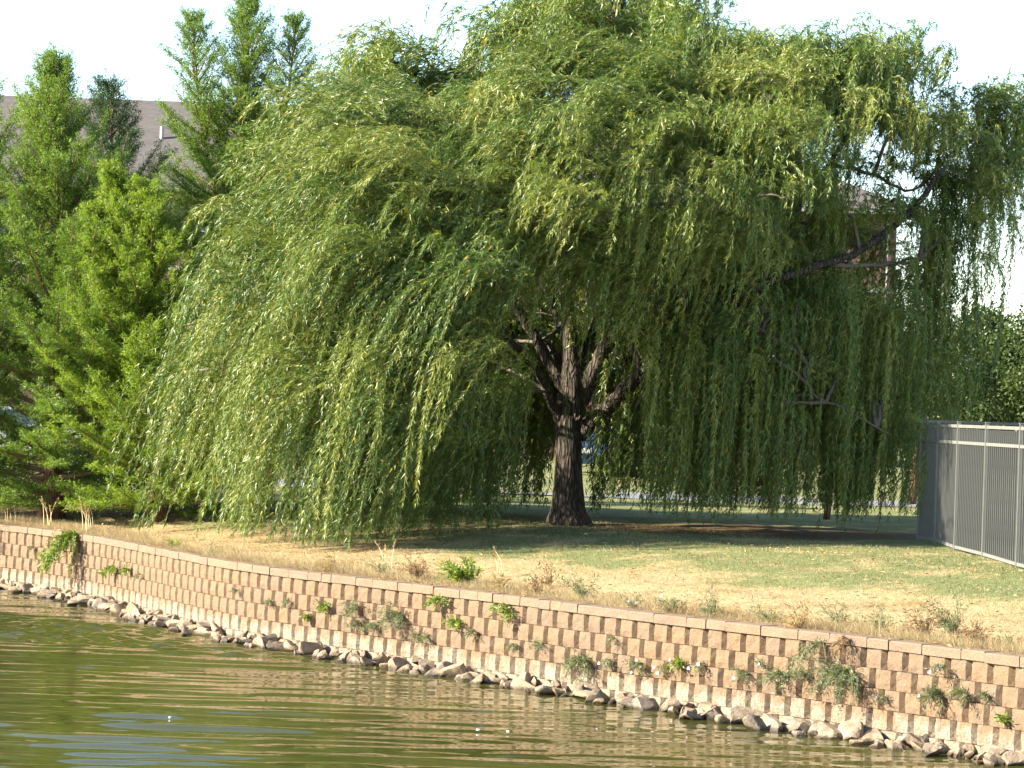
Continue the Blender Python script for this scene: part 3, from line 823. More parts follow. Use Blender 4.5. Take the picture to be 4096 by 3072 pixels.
cypress('broad feathery cypress with bare reddish branches at the left edge', 215, 43.5, (228, 215), 2.75, 190, 11, 'cyp', low=.03, dens=1.0)
cypress('cypress cut by the left edge of the photo behind shrubs', -130, 44.5, (-60, 300), 2.7, 120, 12, 'cyp', dens=.8)
cypress('tallest cypress with three feathery spires reaching the top edge', 960, 45.0, (985, -30), 2.5, 140, 13, 'cyp', low=.1, dens=1.0, leaders=[(.42, 770, 90, 1.5), (.45, 1185, 100, 1.4)])
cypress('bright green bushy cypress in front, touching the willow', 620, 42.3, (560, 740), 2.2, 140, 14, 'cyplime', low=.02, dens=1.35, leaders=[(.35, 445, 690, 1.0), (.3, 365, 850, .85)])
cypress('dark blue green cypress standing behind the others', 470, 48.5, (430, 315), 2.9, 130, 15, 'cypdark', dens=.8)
cypress('cypress of the same row just outside the left photo edge', -620, 43.0, (-600, 150), 2.9, 80, 17, 'cyp', dens=.5)  # out of view; added for the shade it casts on the left cypresses

# ------------------------------------------------------------------ broadleaf tree, small trunks and shrubs in the distance
def broad_tree(name, label, base, H, lobes, n, leafsize, mat, group=None, tr=.12, cat='tree'):
    t = thing(name, base, label, cat, group)
    C = np.array([(0, 0, 0), (.06, 0, H * .25), (-.04, .03, H * .5), (.05, 0, H * .85)])
    V, Q = tube(spline(C, 12), np.linspace(tr, tr * .25, 12), 8); obj('trunk', mesh('trunk', V, Q, MT['cbark'], True), t)
    PP = []; br = MB()
    for (x, y, z, r) in lobes:
        br.tube(spline([(0, 0, z * .45), (x * .5, y * .5, z * .75), (x, y, z)], 7), np.linspace(tr * .4, .01, 7), 5)
        m = int(n * r * r / sum(l[3] ** 2 for l in lobes)); ncl = 26
        cc = unit(rng.normal(size=(ncl, 3))) * (r * rng.uniform(.45, 1.05, (ncl, 1))) * np.array((1, 1, .85)) + np.array((x, y, z))
        i = rng.integers(0, ncl, m)
        PP.append(cc[i] + rng.normal(size=(m, 3)) * r * .20)
    P = np.concatenate(PP); m = len(P)
    V, Fc, A = leaves(P, rng.normal(size=(m, 3)) + np.array((0, 0, -.5)), rng.uniform(.8, 1.2, m) * leafsize, rng.uniform(.55, .75, m) * leafsize, jit=.1)
    obj('crown', mesh('crown', V, Fc, MT[mat], fattr={'v': A}), t); br.build('branches', MT['cbark'], t, True)
    return t
def gpt(px, Y, dy=1700):
    p = at(px, dy, Y); p[2] = float(ground_z(p[0], p[1])); return p
broad_tree('broadleaf_tree', 'dense dark broadleaf tree behind the grey fence at right', gpt(3830, 60), 4.6,
           [(0, 0, 3.2, 1.25), (-1.0, 0, 2.6, 1.0), (1.1, .2, 2.7, 1.1), (.3, -.5, 1.7, 1.1), (-.7, -.3, 1.5, .9), (1.5, 0, 1.6, 1.0), (.6, 0, 4.0, .7)], 44000, .09, 'broad', tr=.16)
broad_tree('broadleaf_tree', 'rounded broadleaf tree cut by the right edge above the fence', gpt(4230, 56), 4.8,
           [(0, 0, 3.3, 1.3), (-.9, 0, 2.9, 1.0), (.8, 0, 2.4, 1.1), (0, -.4, 1.8, 1.1)], 26000, .09, 'broad', tr=.15)
for px, Y, H, lab in ((3318, 46.5, 3.2, 'thin dark young tree trunk seen under the willow curtain'), (3655, 56, 4.0, 'brown tree trunk just left of the fence corner, beyond the path')):
    broad_tree('young_tree', lab, gpt(px, Y), H, [(0, 0, H - .4, .7), (.4, 0, H - .9, .6), (-.4, .1, H - .8, .6)], 5000, .07, 'broad', 'small trees beyond the willow', tr=.07 if Y < 50 else .12)
for k, px in enumerate((130, 330), 2):
    p = gpt(px, 47.5 + .6 * (k % 2))
    t = thing('shrub', p, ('dark low shrub under the cypresses, %s from the left edge' % ordinal(k - 1)) if k > 1 else 'dark low shrub just past the left photo edge', 'shrub', 'low shrubs under the cypresses')
    m = 9000; cc = rng.normal(size=(40, 3)) * np.array((.75, .4, .32)) + np.array((0, 0, .55))
    P = cc[rng.integers(0, 40, m)] + rng.normal(size=(m, 3)) * .13; P[:, 2] = np.abs(P[:, 2]) + .03
    V, Fc, A = leaves(P, rng.normal(size=(m, 3)), .07, .03)
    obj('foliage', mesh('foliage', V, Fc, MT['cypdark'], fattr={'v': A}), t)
    st = MB()
    for _ in range(9): st.tube([(0, 0, 0), (rng.normal() * .25, rng.normal() * .15, .4), (rng.normal() * .6, rng.normal() * .3, .8)], [.02, .013, .005], 5)
    st.build('stems', MT['ctwig'], t)

# ------------------------------------------------------------------ fence enclosure
def fence(name, label, P, npk, mat, H, group):
    """posts at P (plan), npk pickets between neighbours"""
    b = np.array((*P[0], 0)); b[2] = float(ground_z(*P[0]))
    t = thing(name, b, label, 'fence', group)
    topz = [float(ground_z(*p)) for p in P]; top = b[2] + H
    pk = {}
    for i, p in enumerate(P):
        m = MB(); z0 = topz[i] - .1 - b[2]; z1 = top - b[2] + .035
        q = np.array(p) - b[:2]; a = .024
        m.box(q[0]-a, q[0]+a, q[1]-a, q[1]+a, z0, z1)
        o = m.build('post', mat, t)
        m = MB(); m.box(q[0]-a-.006, q[0]+a+.006, q[1]-a-.006, q[1]+a+.006, z1 + .001, z1 + .014); m.build('post_cap', mat, o)
    for i in range(len(P) - 1):
        a, c = np.array(P[i]), np.array(P[i+1]); L = np.linalg.norm(c - a); u = (c - a) / L; nrm = np.array((-u[1], u[0]))
        za, zb = topz[i] - b[2], topz[i+1] - b[2]; T = H
        def rail(z0a, z0b, h, off=.0, wd=.02):
            m = MB(); s0 = a + u * .031 - b[:2]; s1 = c - u * .031 - b[:2]
            vs = []
            for zlo in (0, h):
                for (s_, z_) in ((s0, z0a), (s1, z0b)):
                    for sg in (-wd, wd): vs.append((*(s_ + nrm * sg), z_ + zlo))
            m.add(vs, [(0,1,3,2),(4,6,7,5),(0,2,6,4),(1,5,7,3),(0,4,5,1),(2,3,7,6)]); m.build('rail', MT['steellit'] if mat is MT['steel'] else mat, t)
        rail(T - .045, T - .045, .045); rail(T - .285, T - .285, .045); rail(za + .03, zb + .03, .045)
        for k in range(npk):
            s_ = (k + 1) / (npk + 1); q = a + (c - a) * s_ - b[:2]; zz = za + (zb - za) * s_
            me = pk.get(i)
            if me is None:
                m = MB(); hgt = T - .03 - max(za, zb) ; g_ = .0105
                m.box(-g_, g_, -g_, g_, 0, 1); me = pk[i] = mesh('picket', m.v, m.f, MT['picket'] if mat is MT['steel'] else mat)
            o = obj('picket', me, t, (q[0], q[1], zz + .05)); o.scale = (1, 1, T - .06 - zz - .05)
            o.rotation_euler = (0, 0, math.atan2(u[1], u[0]))
    return t
fp = [(6.44, 39.2), (6.50, 38.0), (6.56, 36.6), (6.66, 34.95), (6.78, 33.2), (6.90, 31.4)]
fence('metal_fence', 'grey metal picket fence with double top rail at right edge', fp, 16, MT['steel'], 1.84, 'fence enclosure at right')
fence('metal_fence', 'shaded back run of picket fence seen through the grey front fence', [(6.50, 39.3), (8.2, 40.3), (9.9, 41.3), (11.6, 42.3), (13.3, 43.3)], 13, MT['steelshade'], 1.90, 'fence enclosure at right')

# ------------------------------------------------------------------ brick building
BY = 100.0
bx0, bx1 = -34.0, at(3588, 900, BY)[0]
bz0 = float(ground_z(0, BY)) - .1; bze = at(3450, 856, BY)[2]
bld = thing('brick_building', ((bx0 + bx1) / 2, BY, bz0), 'long three storey red brick building with grey hipped roof behind trees', 'building')
bo = np.array(((bx0 + bx1) / 2, BY, bz0)); hw = (bx1 - bx0) / 2; HH = bze - bz0; DEP = 13.0
# front wall with window openings
st_h = HH / 3.0
wins = []
nbay = 17
for r in range(3):
    for k in range(nbay):
        cx = -hw + 2 * hw * (k + .5) / nbay
        if k == nbay - 1: continue
        wins.append((cx - .62, cx + .62, r * st_h + 1.0, r * st_h + 2.65))
def facade(wins, x0, x1, z0, z1, y):
    gx = sorted({x0, x1, *[w_[0] for w_ in wins], *[w_[1] for w_ in wins]}); gz_ = sorted({z0, z1, *[w_[2] for w_ in wins], *[w_[3] for w_ in wins]})
    op = {(round(w_[0], 4), round(w_[2], 4)) for w_ in wins}; m = MB()
    for i in range(len(gx) - 1):
        for j in range(len(gz_) - 1):
            if (round(gx[i], 4), round(gz_[j], 4)) in op: continue
            m.add([(gx[i], y, gz_[j]), (gx[i+1], y, gz_[j]), (gx[i+1], y, gz_[j+1]), (gx[i], y, gz_[j+1])], [(0, 1, 2, 3)])
    for a, b, c, d in wins:
        r_ = .14
        m.add([(a, y, c), (b, y, c), (b, y, d), (a, y, d), (a, y+r_, c), (b, y+r_, c), (b, y+r_, d), (a, y+r_, d)],
              [(0, 4, 5, 1), (1, 5, 6, 2), (2, 6, 7, 3), (3, 7, 4, 0)])
    return m
m = facade(wins, -hw, hw, 0, HH, 0)
m.add([(hw, 0, 0), (hw, DEP, 0), (hw, DEP, HH), (hw, 0, HH)], [(0, 1, 2, 3)])
m.add([(-hw, 0, 0), (-hw, DEP, 0), (-hw, DEP, HH), (-hw, 0, HH)], [(3, 2, 1, 0)])
m.add([(-hw, DEP, 0), (hw, DEP, 0), (hw, DEP, HH), (-hw, DEP, HH)], [(3, 2, 1, 0)])
wl = m.build('wall', MT['brick'], bld)
wmesh = {}
for (a, b, c, d) in wins:
    wv, hv = b - a, d - c
    if not wmesh:
        m = MB(); fw = .07
        m.box(0, fw, .05, .13, 0, hv); m.box(wv - fw, wv, .05, .13, 0, hv); m.box(fw, wv - fw, .05, .13, 0, fw); m.box(fw, wv - fw, .05, .13, hv - fw, hv)
        m.box(fw, wv - fw, .04, .12, hv * .5 - .03, hv * .5 + .03); m.box(wv/2 - .02, wv/2 + .02, .06, .12, hv * .5 + .03, hv - fw)
        m.box(-.08, wv + .08, -.05, .135, -.09, -.003)
        m.box(-.1, wv + .1, -.03, .06, hv + .003, hv + .22)
        wmesh['f'] = mesh('window', m.v, m.f, MT['trim'])
        wmesh['p'] = mesh('pane', [(fw, .11, fw), (wv - fw, .11, fw), (wv - fw, .11, hv - fw), (fw, .11, hv - fw)], [(0, 1, 2, 3)], MT['pane'])
    o = obj('window', wmesh['f'], bld, (a, 0, c)); obj('pane', wmesh['p'], o)
m = MB()
for r in (1, 2): m.box(-hw - .004, hw + .04, -.045, -.002, r * st_h + .25, r * st_h + .43)
m.build('stone_band', MT['stone'], bld)
m = MB(); e = .55
m.box(-hw - e, hw + e, -e, DEP + e, HH + .004, HH + .05); m.box(-hw - e, hw + e, -e - .03, -e, HH - .02, HH + .22); m.box(hw + e, hw + e + .03, -e, DEP + e, HH - .02, HH + .22)
m.build('eave', MT['trim'], bld)
rz_ = at(400, 395, BY + DEP / 2)[2] - bz0; inset = DEP / 2 + e
m = MB()
m.add([(-hw - e - .05, -e - .06, HH + .18), (hw + e + .06, -e - .06, HH + .18), (hw + e + .06, DEP + e, HH + .18), (-hw - e - .05, DEP + e, HH + .18),
       (-hw + inset, DEP/2, rz_), (hw - inset * 1.15, DEP/2, rz_)], [(0, 1, 5, 4), (1, 2, 5), (2, 3, 4, 5), (3, 0, 4)])
roof = m.build('roof', MT['shingle'], bld)
vp = at(648, 540, BY + 3.2) - bo
m = MB(); m.tube([(vp[0], vp[1], vp[2] - .9), (vp[0], vp[1], vp[2] + .35)], .09, 10); m.build('vent_pipe', MT['trim'], roof)
# downpipe at the right corner
m = MB(); m.tube([(hw - .35, -.08, 0), (hw - .35, -.08, HH - .05)], .05, 8); m.build('downpipe', MT['trim'], bld)

# ------------------------------------------------------------------ overhead wires and their pole (the pole stands outside the photo)
pole = np.array((24.0, 78.0, float(ground_z(24, 78))))
t = thing('utility_pole', pole, 'wooden utility pole just past the right photo edge', 'utility pole')
m = MB(); m.tube([(0, 0, -.2), (0, 0, 11)], [.15, .11], 10); m.build('pole', MT['ctwig'], t)
m = MB(); m.box(-.06, .06, -1.1, 1.1, 10.2, 10.35); m.build('crossarm', MT['ctwig'], t)
for k, (sy, ex, ez) in enumerate(((-1.0, bx1 - .2, bze + .1), (0.9, bx1 - .1, bze - .5), (0.2, bx1 - .05, bze - 1.6))):
    a = pole + np.array((0, sy, 10.38 if k < 2 else 9.2)); b = np.array((ex, BY - .2, ez))
    u = np.linspace(0, 1, 16)[:, None]; P = a * (1 - u) + b * u; P[:, 2] -= 1.0 * (u[:, 0] * (1 - u[:, 0])) * 4 * .35
    V, Q = tube(P, .014, 5); o = obj('overhead_wire', mesh('overhead_wire', V, Q, MT['wire']))
    tag(o, ('top', 'middle', 'lowest')[k] + ' thin overhead wire against the sky right of the building', 'wire', 'overhead wires')

# ------------------------------------------------------------------ parked cars beyond the path
def car(label, base, rz, paint):
    t = thing('parked_car', base, label, 'car', 'cars parked beyond the path', rz)
    prof = [(-2.2,.35),(-2.25,.65),(-2.1,.92),(-1.55,.98),(-.95,1.42),(.55,1.45),(1.25,.98),(2.05,.85),(2.25,.62),(2.22,.35)]
    V = []; n = len(prof)
    for y, s in ((-.86, 0), (-.80, 1), (.80, 1), (.86, 0)):
        for x, z in prof:
            top = z > 1.1
            V.append((x, y * (.82 if top else 1), z))
    V = []
    for y in (-1, -.96, .96, 1):
        for x, z in prof:
            hw_ = .86 - (.14 if z > 1.1 else .02 if z > .9 else 0)
            ins = .05 if abs(y) == 1 and z > .6 else 0
            V.append((x * (1 - ins * .3), y * hw_, z - ins * .6))
    Q = [(i*n+j, i*n+j+1, (i+1)*n+j+1, (i+1)*n+j) for i in range(3) for j in range(n - 1)]
    Q += [tuple(range(n - 1, -1, -1)), tuple(3*n + j for j in range(n)), tuple(i*n for i in range(4)), tuple(i*n+n-1 for i in range(3, -1, -1))]
    body = obj('body', mesh('body', V, Q, paint), t)
    for sg in (-1, 1):
        y = sg * .79
        for quad in ([(-1.32,1.02),(-.15,1.02),(-.15,1.37),(-.88,1.37)], [(-.07,1.02),(1.05,1.02),(.5,1.37),(-.07,1.37)]):
            V = [(x, sg * (.865 - (z - .98) / .45 * .13), z) for x, z in quad]
            obj('side_window', mesh('side_window', V, [(0, 1, 2, 3) if sg < 0 else (3, 2, 1, 0)], MT['pane']), t)
        for x in (-1.35, 1.4):
            m = MB(); m.tube([(x, sg * .70, .33), (x, sg * .90, .33)], .33, 18); wh = m.build('wheel', MT['tyre'], t)
            m = MB(); m.tube([(x, sg * .895, .33), (x, sg * .915, .33)], .2, 14); m.build('rim', MT['carsilver'], wh)
        m = MB(); m.box(2.12, 2.24, sg * .62 - .16, sg * .62 + .16, .66, .80); m.build('headlight', MT['lampw'], t)
    for xs_ in ([(.57,1.43),(1.22,1.0)], [(-.97,1.40),(-1.5,1.01)]):
        (xa, za), (xb, zb) = xs_; o_ = .02 if xa > 0 else -.02
        obj('windscreen', mesh('windscreen', [(xa + o_, -.62, za), (xb + o_, -.74, zb + .02), (xb + o_, .74, zb + .02), (xa + o_, .62, za)], [(0, 1, 2, 3)], MT['pane']), t)
    return t
p = gpt(2400, 74); car('blue car seen through the willow right of the trunk', p, -1.5, MT['carblue'])
p = gpt(60, 66); car('silver car behind the cypresses at the left edge', p, -.08, MT['carsilver'])

# ------------------------------------------------------------------ weeds on and above the wall
def on_wall(x, y):
    """where the view through a pixel meets the wall face"""
    d = ray(x, y); best = None
    for s in np.linspace(.5, WLEN - .5, 1500):
        p = np.array((np.interp(s, seg, dense[:, 0]), np.interp(s, seg, dense[:, 1])))
        e = p[0] * d.y - p[1] * d.x
        if best is None or abs(e) < best[0]: best = (abs(e), s, p)
    _, s, p = best
    z = CAMZ + d.z * p[1] / d.y
    _, t, nrm = wall_at(s)
    return np.array((*p, min(z, CAPZ))), t, nrm
def weed(label, x, y, r, mat='weed', style='hang', n=1.0, flowers=0, cat='weed'):
    """r: radius in photo pixels; hang = rooted in a wall joint, bush = standing on the ground"""
    if style == 'hang' or style == 'drape':
        p, t, nrm = on_wall(x, y); out = np.array((nrm[0], nrm[1], 0)); p = p + out * (-.02 if style == 'hang' else .0)
    else:
        p = at_z(x, y, CAPZ)
        for _ in range(4): p = at_z(x, y, float(ground_z(p[0], p[1])))
        out = np.array((0, 0, 1.0)); t = np.array((1, 0))
    R = r * p[1] / F * 1.3
    th = thing('weed', p, label, cat, 'weeds on the wall and bank')
    ns = int(max(5, 14 * n)); P, D, V_ = [], [], []; st = MB()
    for k in range(ns):
        if style == 'bush':
            d = np.array((rng.normal() * .5, rng.normal() * .5, 1.0))
        elif style == 'drape':
            d = np.array((t[0], t[1], 0)) * rng.normal() * .45 + out * .7 + np.array((0, 0, .35))
        else:
            d = np.array((t[0], t[1], 0)) * rng.normal() * .8 + out * .75 + np.array((0, 0, rng.uniform(-.1, .75)))
        d = unit(d); L = R * rng.uniform(.5, 1.7) * (1.7 if style == 'drape' else 1); q = np.zeros(3); pts = [q]
        for j in range(7):
            g = -.05 if style == 'bush' else -.17 if style == 'hang' else -.42
            d = unit(d + np.array((-.06, 0, g)) + rng.normal(size=3) * .13); q = q + d * L / 7
            if style != 'bush':
                e = q @ out
                if e < .03: q = q + out * (.03 - e)
            elif q[2] < .01: q[2] = .01
            pts.append(q)
        pts = np.array(pts); st.tube(pts, np.linspace(.0035, .0012, 8), 4)
        m = int(max(8, L / .010 * .62 * n ** .5))
        u = rng.random(m) ** .8 * 7; i = np.minimum(u.astype(int), 6); f = (u - i)[:, None]
        P.append(pts[i] * (1 - f) + pts[i+1] * f + rng.normal(size=(m, 3)) * .014); D.append(unit(pts[i+1] - pts[i]) * .7 + rng.normal(size=(m, 3)) * .7)
        V_.append(np.clip(rng.random(m) * .6 + rng.random() * .4, 0, 1))
    P = np.concatenate(P); D = np.concatenate(D); m = len(P)
    big = 1.35 if mat == 'weedlime' else 1.0
    V, Fc, A = leaves(P, D, rng.uniform(.03, .07, m) * big, rng.uniform(.006, .012, m) * big * (1.5 if mat == 'weedlime' else 1), np.concatenate(V_))
    fo = obj('foliage', mesh('foliage', V, Fc, MT[mat], fattr={'v': A}), th)
    st.build('stems', MT['stem'], th)
    for k in range(flowers):
        q = P[rng.integers(m)] + (out * .03 if style != 'bush' else np.array((0, -.02, .02)))
        m_ = MB(); a = np.linspace(0, 2*math.pi, 9, endpoint=False); fr = rng.uniform(.014, .02)
        nn = unit(np.array((-.3, -1, .35)) + rng.normal(size=3) * .25); uu = unit(np.cross(nn, (0, 0, 1))); vv = np.cross(nn, uu)
        m_.add([q] + [q + nn * .014 + fr * (math.cos(b) * uu + math.sin(b) * vv) for b in a], [(0, 1 + (j + 1) % 9, 1 + j) for j in range(9)])
        m_.build('flower', MT['petal'], th)
    return th
W = [
 ('bright green weed spilling over the cap stones under dry stalks, far left', 300, 2128, 62, 'weedlime', 'drape', 2.4, 0),
 ('faint small weed on the wall left of the spilling green weed', 133, 2190, 22, 'weed', 'hang', .6, 0),
 ('tiny lime sprout on the wall nearest the left edge', 190, 2222, 16, 'weedlime', 'hang', .6, 0),
 ('lime weed on the wall below right of the spilling weed', 462, 2275, 36, 'weedlime', 'hang', 1.0, 0),
 ('small lime sprout just right of the lime wall weed', 515, 2280, 18, 'weedlime', 'hang', .7, 0),
 ('thin grey green sprig on the wall near the curve', 560, 2298, 22, 'weed', 'hang', .6, 0),
 ('single faint sprig in the middle of the curved wall', 949, 2361, 18, 'weed', 'hang', .6, 0),
 ('pair of grey green sprigs, left one, mid wall left of centre', 1085, 2405, 22, 'weed', 'hang', .8, 0),
 ('pair of grey green sprigs, right one, mid wall left of centre', 1155, 2405, 26, 'weed', 'hang', .9, 0),
 ('upright lime sprout on the wall left of the grey weed patch', 1307, 2425, 26, 'weedlime', 'hang', .8, 0),
 ('small lime sprout low on the wall near the white crust', 1237, 2466, 14, 'weedlime', 'hang', .7, 0),
 ('spreading weed with broad leaves, upper left of the grey weed patch', 1430, 2425, 48, 'weed', 'hang', 1.5, 0),
 ('weed trailing to the white crust under the spreading weed', 1435, 2490, 34, 'weed', 'hang', 1.2, 0),
 ('dense low weed between the trailing weed and the grey patch', 1500, 2500, 30, 'weed', 'hang', 1.2, 0),
 ('largest grey green weed patch on the middle of the wall', 1600, 2462, 60, 'weed', 'hang', 2.4, 0),
 ('small weed low on the wall below the grey patch', 1665, 2540, 26, 'weed', 'hang', 1.0, 0),
 ('small weed right of the low weed below the grey patch', 1712, 2545, 26, 'weed', 'hang', .9, 0),
 ('compact green weed hanging from the top course below the bush', 1763, 2395, 34, 'weedlime', 'hang', 1.1, 0),
 ('compact green weed hanging from the top course, right of centre', 2029, 2430, 36, 'weedlime', 'hang', 1.2, 0),
 ('pale lime sprout on the third course below the bush', 1833, 2485, 34, 'weedlime', 'hang', 1.0, 0),
 ('grey green weed on the fourth course right of the lime sprout', 1900, 2525, 28, 'weed', 'hang', 1.0, 0),
 ('thin weed on the lower wall below the right compact weed', 2067, 2580, 28, 'weed', 'hang', .8, 0),
 ('thin weed hanging on the lower wall left of the dense cushion', 2162, 2575, 34, 'weed', 'hang', .9, 0),
 ('faint sprig on the second course above the dense cushion', 2459, 2555, 28, 'weed', 'hang', .7, 0),
 ('dense grey green cushion weed just above the rocks, right of centre', 2345, 2640, 62, 'weed', 'hang', 2.6, 0),
 ('small weed attached to the right of the dense cushion', 2445, 2645, 30, 'weed', 'hang', 1.2, 2),
 ('weed with pink flowers above the rocks right of the dense cushion', 2565, 2660, 40, 'weed', 'hang', 1.6, 3),
 ('lime leaved weed with white flowers on the third course', 2722, 2645, 28, 'weedlime', 'hang', .9, 3),
 ('pale weed left of the white flowered lime weed', 2670, 2672, 34, 'weed', 'hang', .8, 2),
 ('sparse weed with white flowers in right half of the wall', 2803, 2655, 36, 'weed', 'hang', .9, 4),
 ('medium weed with pink flowers between sparse weed and wide weed', 2979, 2692, 40, 'weed', 'hang', 1.3, 1),
 ('faint sprig with a white flower above the wide weed', 3039, 2645, 20, 'weed', 'hang', .6, 1),
 ('wide dark weed left of the big hanging plant', 3120, 2695, 52, 'weed', 'hang', 1.7, 0),
 ('dark weed touching the left side of the big hanging plant', 3215, 2690, 40, 'weed', 'hang', 1.4, 0),
 ('big green plant hanging down the wall to the rocks at right', 3380, 2690, 95, 'weed', 'hang', 3.2, 0),
 ('green trailing plant under the cap stones above the big hanging plant', 3290, 2570, 62, 'weed', 'drape', 1.3, 0),
 ('small sprig with white flower right of the big hanging plant', 3545, 2790, 26, 'weed', 'hang', .7, 1),
 ('thin weed with pink flower on the second course at right', 3780, 2670, 46, 'weed', 'hang', 1.0, 2),
 ('bushy weed on the fourth course at right', 3755, 2775, 48, 'weed', 'hang', 1.9, 1),
 ('low bushy weed right of the fourth course bushy weed', 3855, 2768, 42, 'weed', 'hang', 1.7, 0),
 ('small weed on the fourth course nearest the right edge', 3945, 2780, 28, 'weed', 'hang', 1.0, 0),
 ('tiny green sprout low in a wall recess at right edge', 4023, 2872, 18, 'weedlime', 'hang', .6, 0),
 ('round lime green bush on the dry bank above the wall middle', 1850, 2338, 62, 'weedlime', 'bush', 3.0, 0),
 ('straggly green weed patch on the bank right of the lime bush', 2320, 2392, 62, 'weed', 'bush', 1.6, 0),
 ('thin grassy weed on the bank left of the lime bush', 1535, 2300, 50, 'weed', 'bush', 1.1, 0),
 ('low green weed behind the caps right of the straggly patch', 2540, 2440, 42, 'weed', 'bush', 1.0, 2),
 ('low green weed patch behind the caps above the white flowered weed', 2690, 2458, 44, 'weed', 'bush', 1.5, 1),
 ('long low green weed patch behind the caps, right half', 2850, 2470, 56, 'weed', 'bush', 1.8, 0),
 ('mixed grey weed behind the caps left of the upright weed', 3070, 2488, 50, 'weed', 'bush', 1.3, 0),
 ('upright leafy weed behind the caps above the hanging plant', 3360, 2505, 66, 'weed', 'bush', 1.5, 0),
 ('grey green weed behind the caps right of the upright weed', 3520, 2525, 52, 'weed', 'bush', 1.5, 0),
 ('tall leafy weed on the bank near the right edge', 3810, 2535, 84, 'weed', 'bush', 2.2, 0),
 ('low weed on the bank at the far right edge', 4035, 2590, 36, 'weed', 'bush', 1.0, 0),
 ('small green weed beside the cap stones at the curve', 700, 2195, 26, 'weedlime', 'bush', .8, 0),
 ('green weed on the bank right of the curve', 860, 2222, 28, 'weed', 'bush', .8, 0),
]
for a_ in W: weed(*a_)
D_ = [
 ('rust brown dead weed on the bank left of the lime bush', 1670, 2318, 60, 'brown', 'bush', 2.0),
 ('reddish brown dead weed tuft on the bank right of centre', 2190, 2345, 50, 'brown', 'bush', 1.4),
 ('brown dead weed behind the cap stones beneath the reddish tuft', 2150, 2385, 44, 'brown', 'bush', 1.2),
 ('dead brown weed draped over the cap stones at right', 3385, 2552, 40, 'brown', 'drape', 1.1),
 ('dry brown weed behind the caps below the tall leafy weed', 3700, 2552, 70, 'brown', 'bush', 2.0),
 ('dry tan weed behind the caps in the right half', 3200, 2520, 60, 'dry', 'bush', 1.8),
 ('dry brown weed behind the caps at the right edge', 3900, 2578, 60, 'brown', 'bush', 1.8),
 ('dry tan weed on the bank left of centre', 1330, 2295, 50, 'dry', 'bush', 1.6),
 ('dry tan weed between the lime bush and straggly patch', 2010, 2370, 50, 'dry', 'bush', 1.5),
]
for a_ in D_: weed(*a_)
# tall dry stalks
def stalks(label, x, y, h, n, lean=-.15):
    p = at_z(x, y, CAPZ); p = at_z(x, y, float(ground_z(p[0], p[1])))
    H = h * p[1] / F; t = thing('dry_grass_clump', p, label, 'dry grass', 'tall dry grass clumps')
    for k in range(n):
        q = np.array((rng.normal() * .06, rng.normal() * .05, 0)); L = H * rng.uniform(.6, 1.05); ln = lean + rng.normal() * .16
        pts = np.array([q, q + np.array((ln * .2 * L, 0, .4 * L)), q + np.array((ln * .6 * L, 0, .75 * L)), q + np.array((ln * 1.2 * L, .0, L))])
        m = MB(); m.tube(spline(pts, 8), np.linspace(.0065, .003, 8), 4); o = m.build('stalk', MT['straw'], t)
        nn = 26; u = rng.uniform(.55, 1, nn); S = spline(pts, 8)
        P = np.stack([np.interp(u, np.linspace(0, 1, 8), S[:, i]) for i in range(3)], 1)
        V, Fc, A = leaves(P, np.tile((ln, 0, 1.0), (nn, 1)), .05, .010, jit=.3)
        obj('seed_head', mesh('seed_head', V, Fc, MT['dry'], fattr={'v': A}), o)
stalks('tallest dry grass stalks above the spilling green weed', 350, 2128, 135, 9)
stalks('dry grass stalks second from the left edge', 190, 2106, 110, 5)
stalks('short dry grass stalks nearest the left edge', 50, 2094, 85, 4)
stalks('pair of pale dry stalks on the bank left of centre', 1545, 2268, 115, 3, .05)
stalks('pale dry stalks on the bank right of the lime bush', 2020, 2290, 95, 3, -.3)
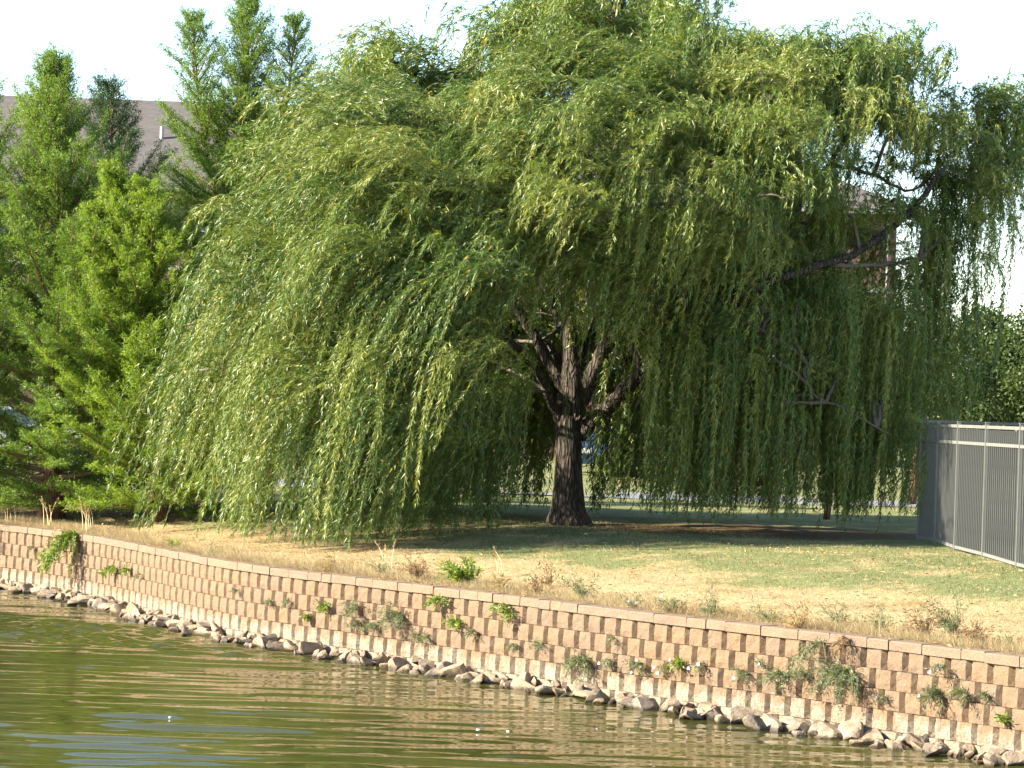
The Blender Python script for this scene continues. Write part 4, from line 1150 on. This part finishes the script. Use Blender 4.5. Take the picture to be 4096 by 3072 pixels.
# ------------------------------------------------------------------ lawn blades
def blades(n, dmin, dmax, h0, h1, xr, power=1.0, wdt=.006, lean=0.0):
    X = rng.uniform(*xr, n); d = dmin + (dmax - dmin) * rng.random(n) ** power
    Y = wallY(X) + d; Z = ground_z(X, Y)
    ang = X / Y; ok = (ang > -.225) & (ang < .225)
    X, Y, Z, d = X[ok], Y[ok], Z[ok], d[ok]; n = len(X)
    P = np.stack([X, Y, Z - .004], 1)
    D = rng.normal(size=(n, 3)) * np.array((.55, .55, .2)) + np.array((-.15 - .5 * lean, -.6 * lean, 1.0))
    cl_ = .6 + .8 * (np.sin(X * 3.1 + np.sin(Y * 2.3)) * np.sin(Y * 2.9 + X) * .5 + .5)
    V, Fc, A = leaves(P, D, rng.uniform(h0, h1, n) * cl_, np.full(n, wdt), jit=.1, tri=True)
    return V, Fc, A, np.repeat(d, 3)
parts = [blades(110000, .42, 15, .02, .05, (-12, 8), .8, .007), blades(60000, .42, 2.2, .03, .085, (-12, 8), 1.3, .005), blades(46000, .41, 1.4, .05, .18, (-12, 8), 1.7, .0045, .5)]
V, Fc, A = join([p_[:3] for p_ in parts]); dd = np.concatenate([p_[3] for p_ in parts])
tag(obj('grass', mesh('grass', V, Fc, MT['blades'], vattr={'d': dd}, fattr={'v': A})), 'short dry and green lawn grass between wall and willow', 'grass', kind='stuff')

n = 5000
X = rng.uniform(-9, 8, n); d = .15 + 12 * rng.random(n) ** 1.2; Y = wallY(X) + d
P = np.stack([X, Y, ground_z(X, Y) + rng.uniform(.015, .04, n)], 1)
V, Fc, A = leaves(P, rng.normal(size=(n, 3)) * np.array((1, 1, .15)), rng.uniform(.05, .09, n), rng.uniform(.014, .024, n), nrm=np.tile((0, 0, 1.0), (n, 1)), jit=.05)
tag(obj('leaf_litter', mesh('leaf_litter', V, Fc, MT['dry'], fattr={'v': A})), 'dry fallen leaves strewn over the lawn', 'leaves', kind='stuff')

# ------------------------------------------------------------------ flotsam
for k, (x, y, sz, lab) in enumerate(((680, 2872, .02, 'small white bit of flotsam floating at lower left'), (1912, 2922, .022, 'pale leaf like flotsam floating left of the pair at lower centre'), (2032, 2927, .016, 'pale flotsam floating right of the pair at lower centre'))):
    p = at_z(x, y, 0.0); m = MB()
    a = np.linspace(0, 2*math.pi, 8, endpoint=False); rr = sz * (1 + .25 * np.sin(a * 2 + k))
    m.add([(rr[i] * math.cos(a[i]), rr[i] * .6 * math.sin(a[i]), -.004) for i in range(8)] + [(rr[i] * .6 * math.cos(a[i]), rr[i] * .35 * math.sin(a[i]), sz * .7) for i in range(8)],
          [(i, (i+1) % 8, (i+1) % 8 + 8, i + 8) for i in range(8)] + [tuple(range(8, 16))])
    o = m.build('flotsam', MT['foam']); o.location = tuple(map(float, p)); tag(o, lab, 'flotsam', 'bits floating on the pond')
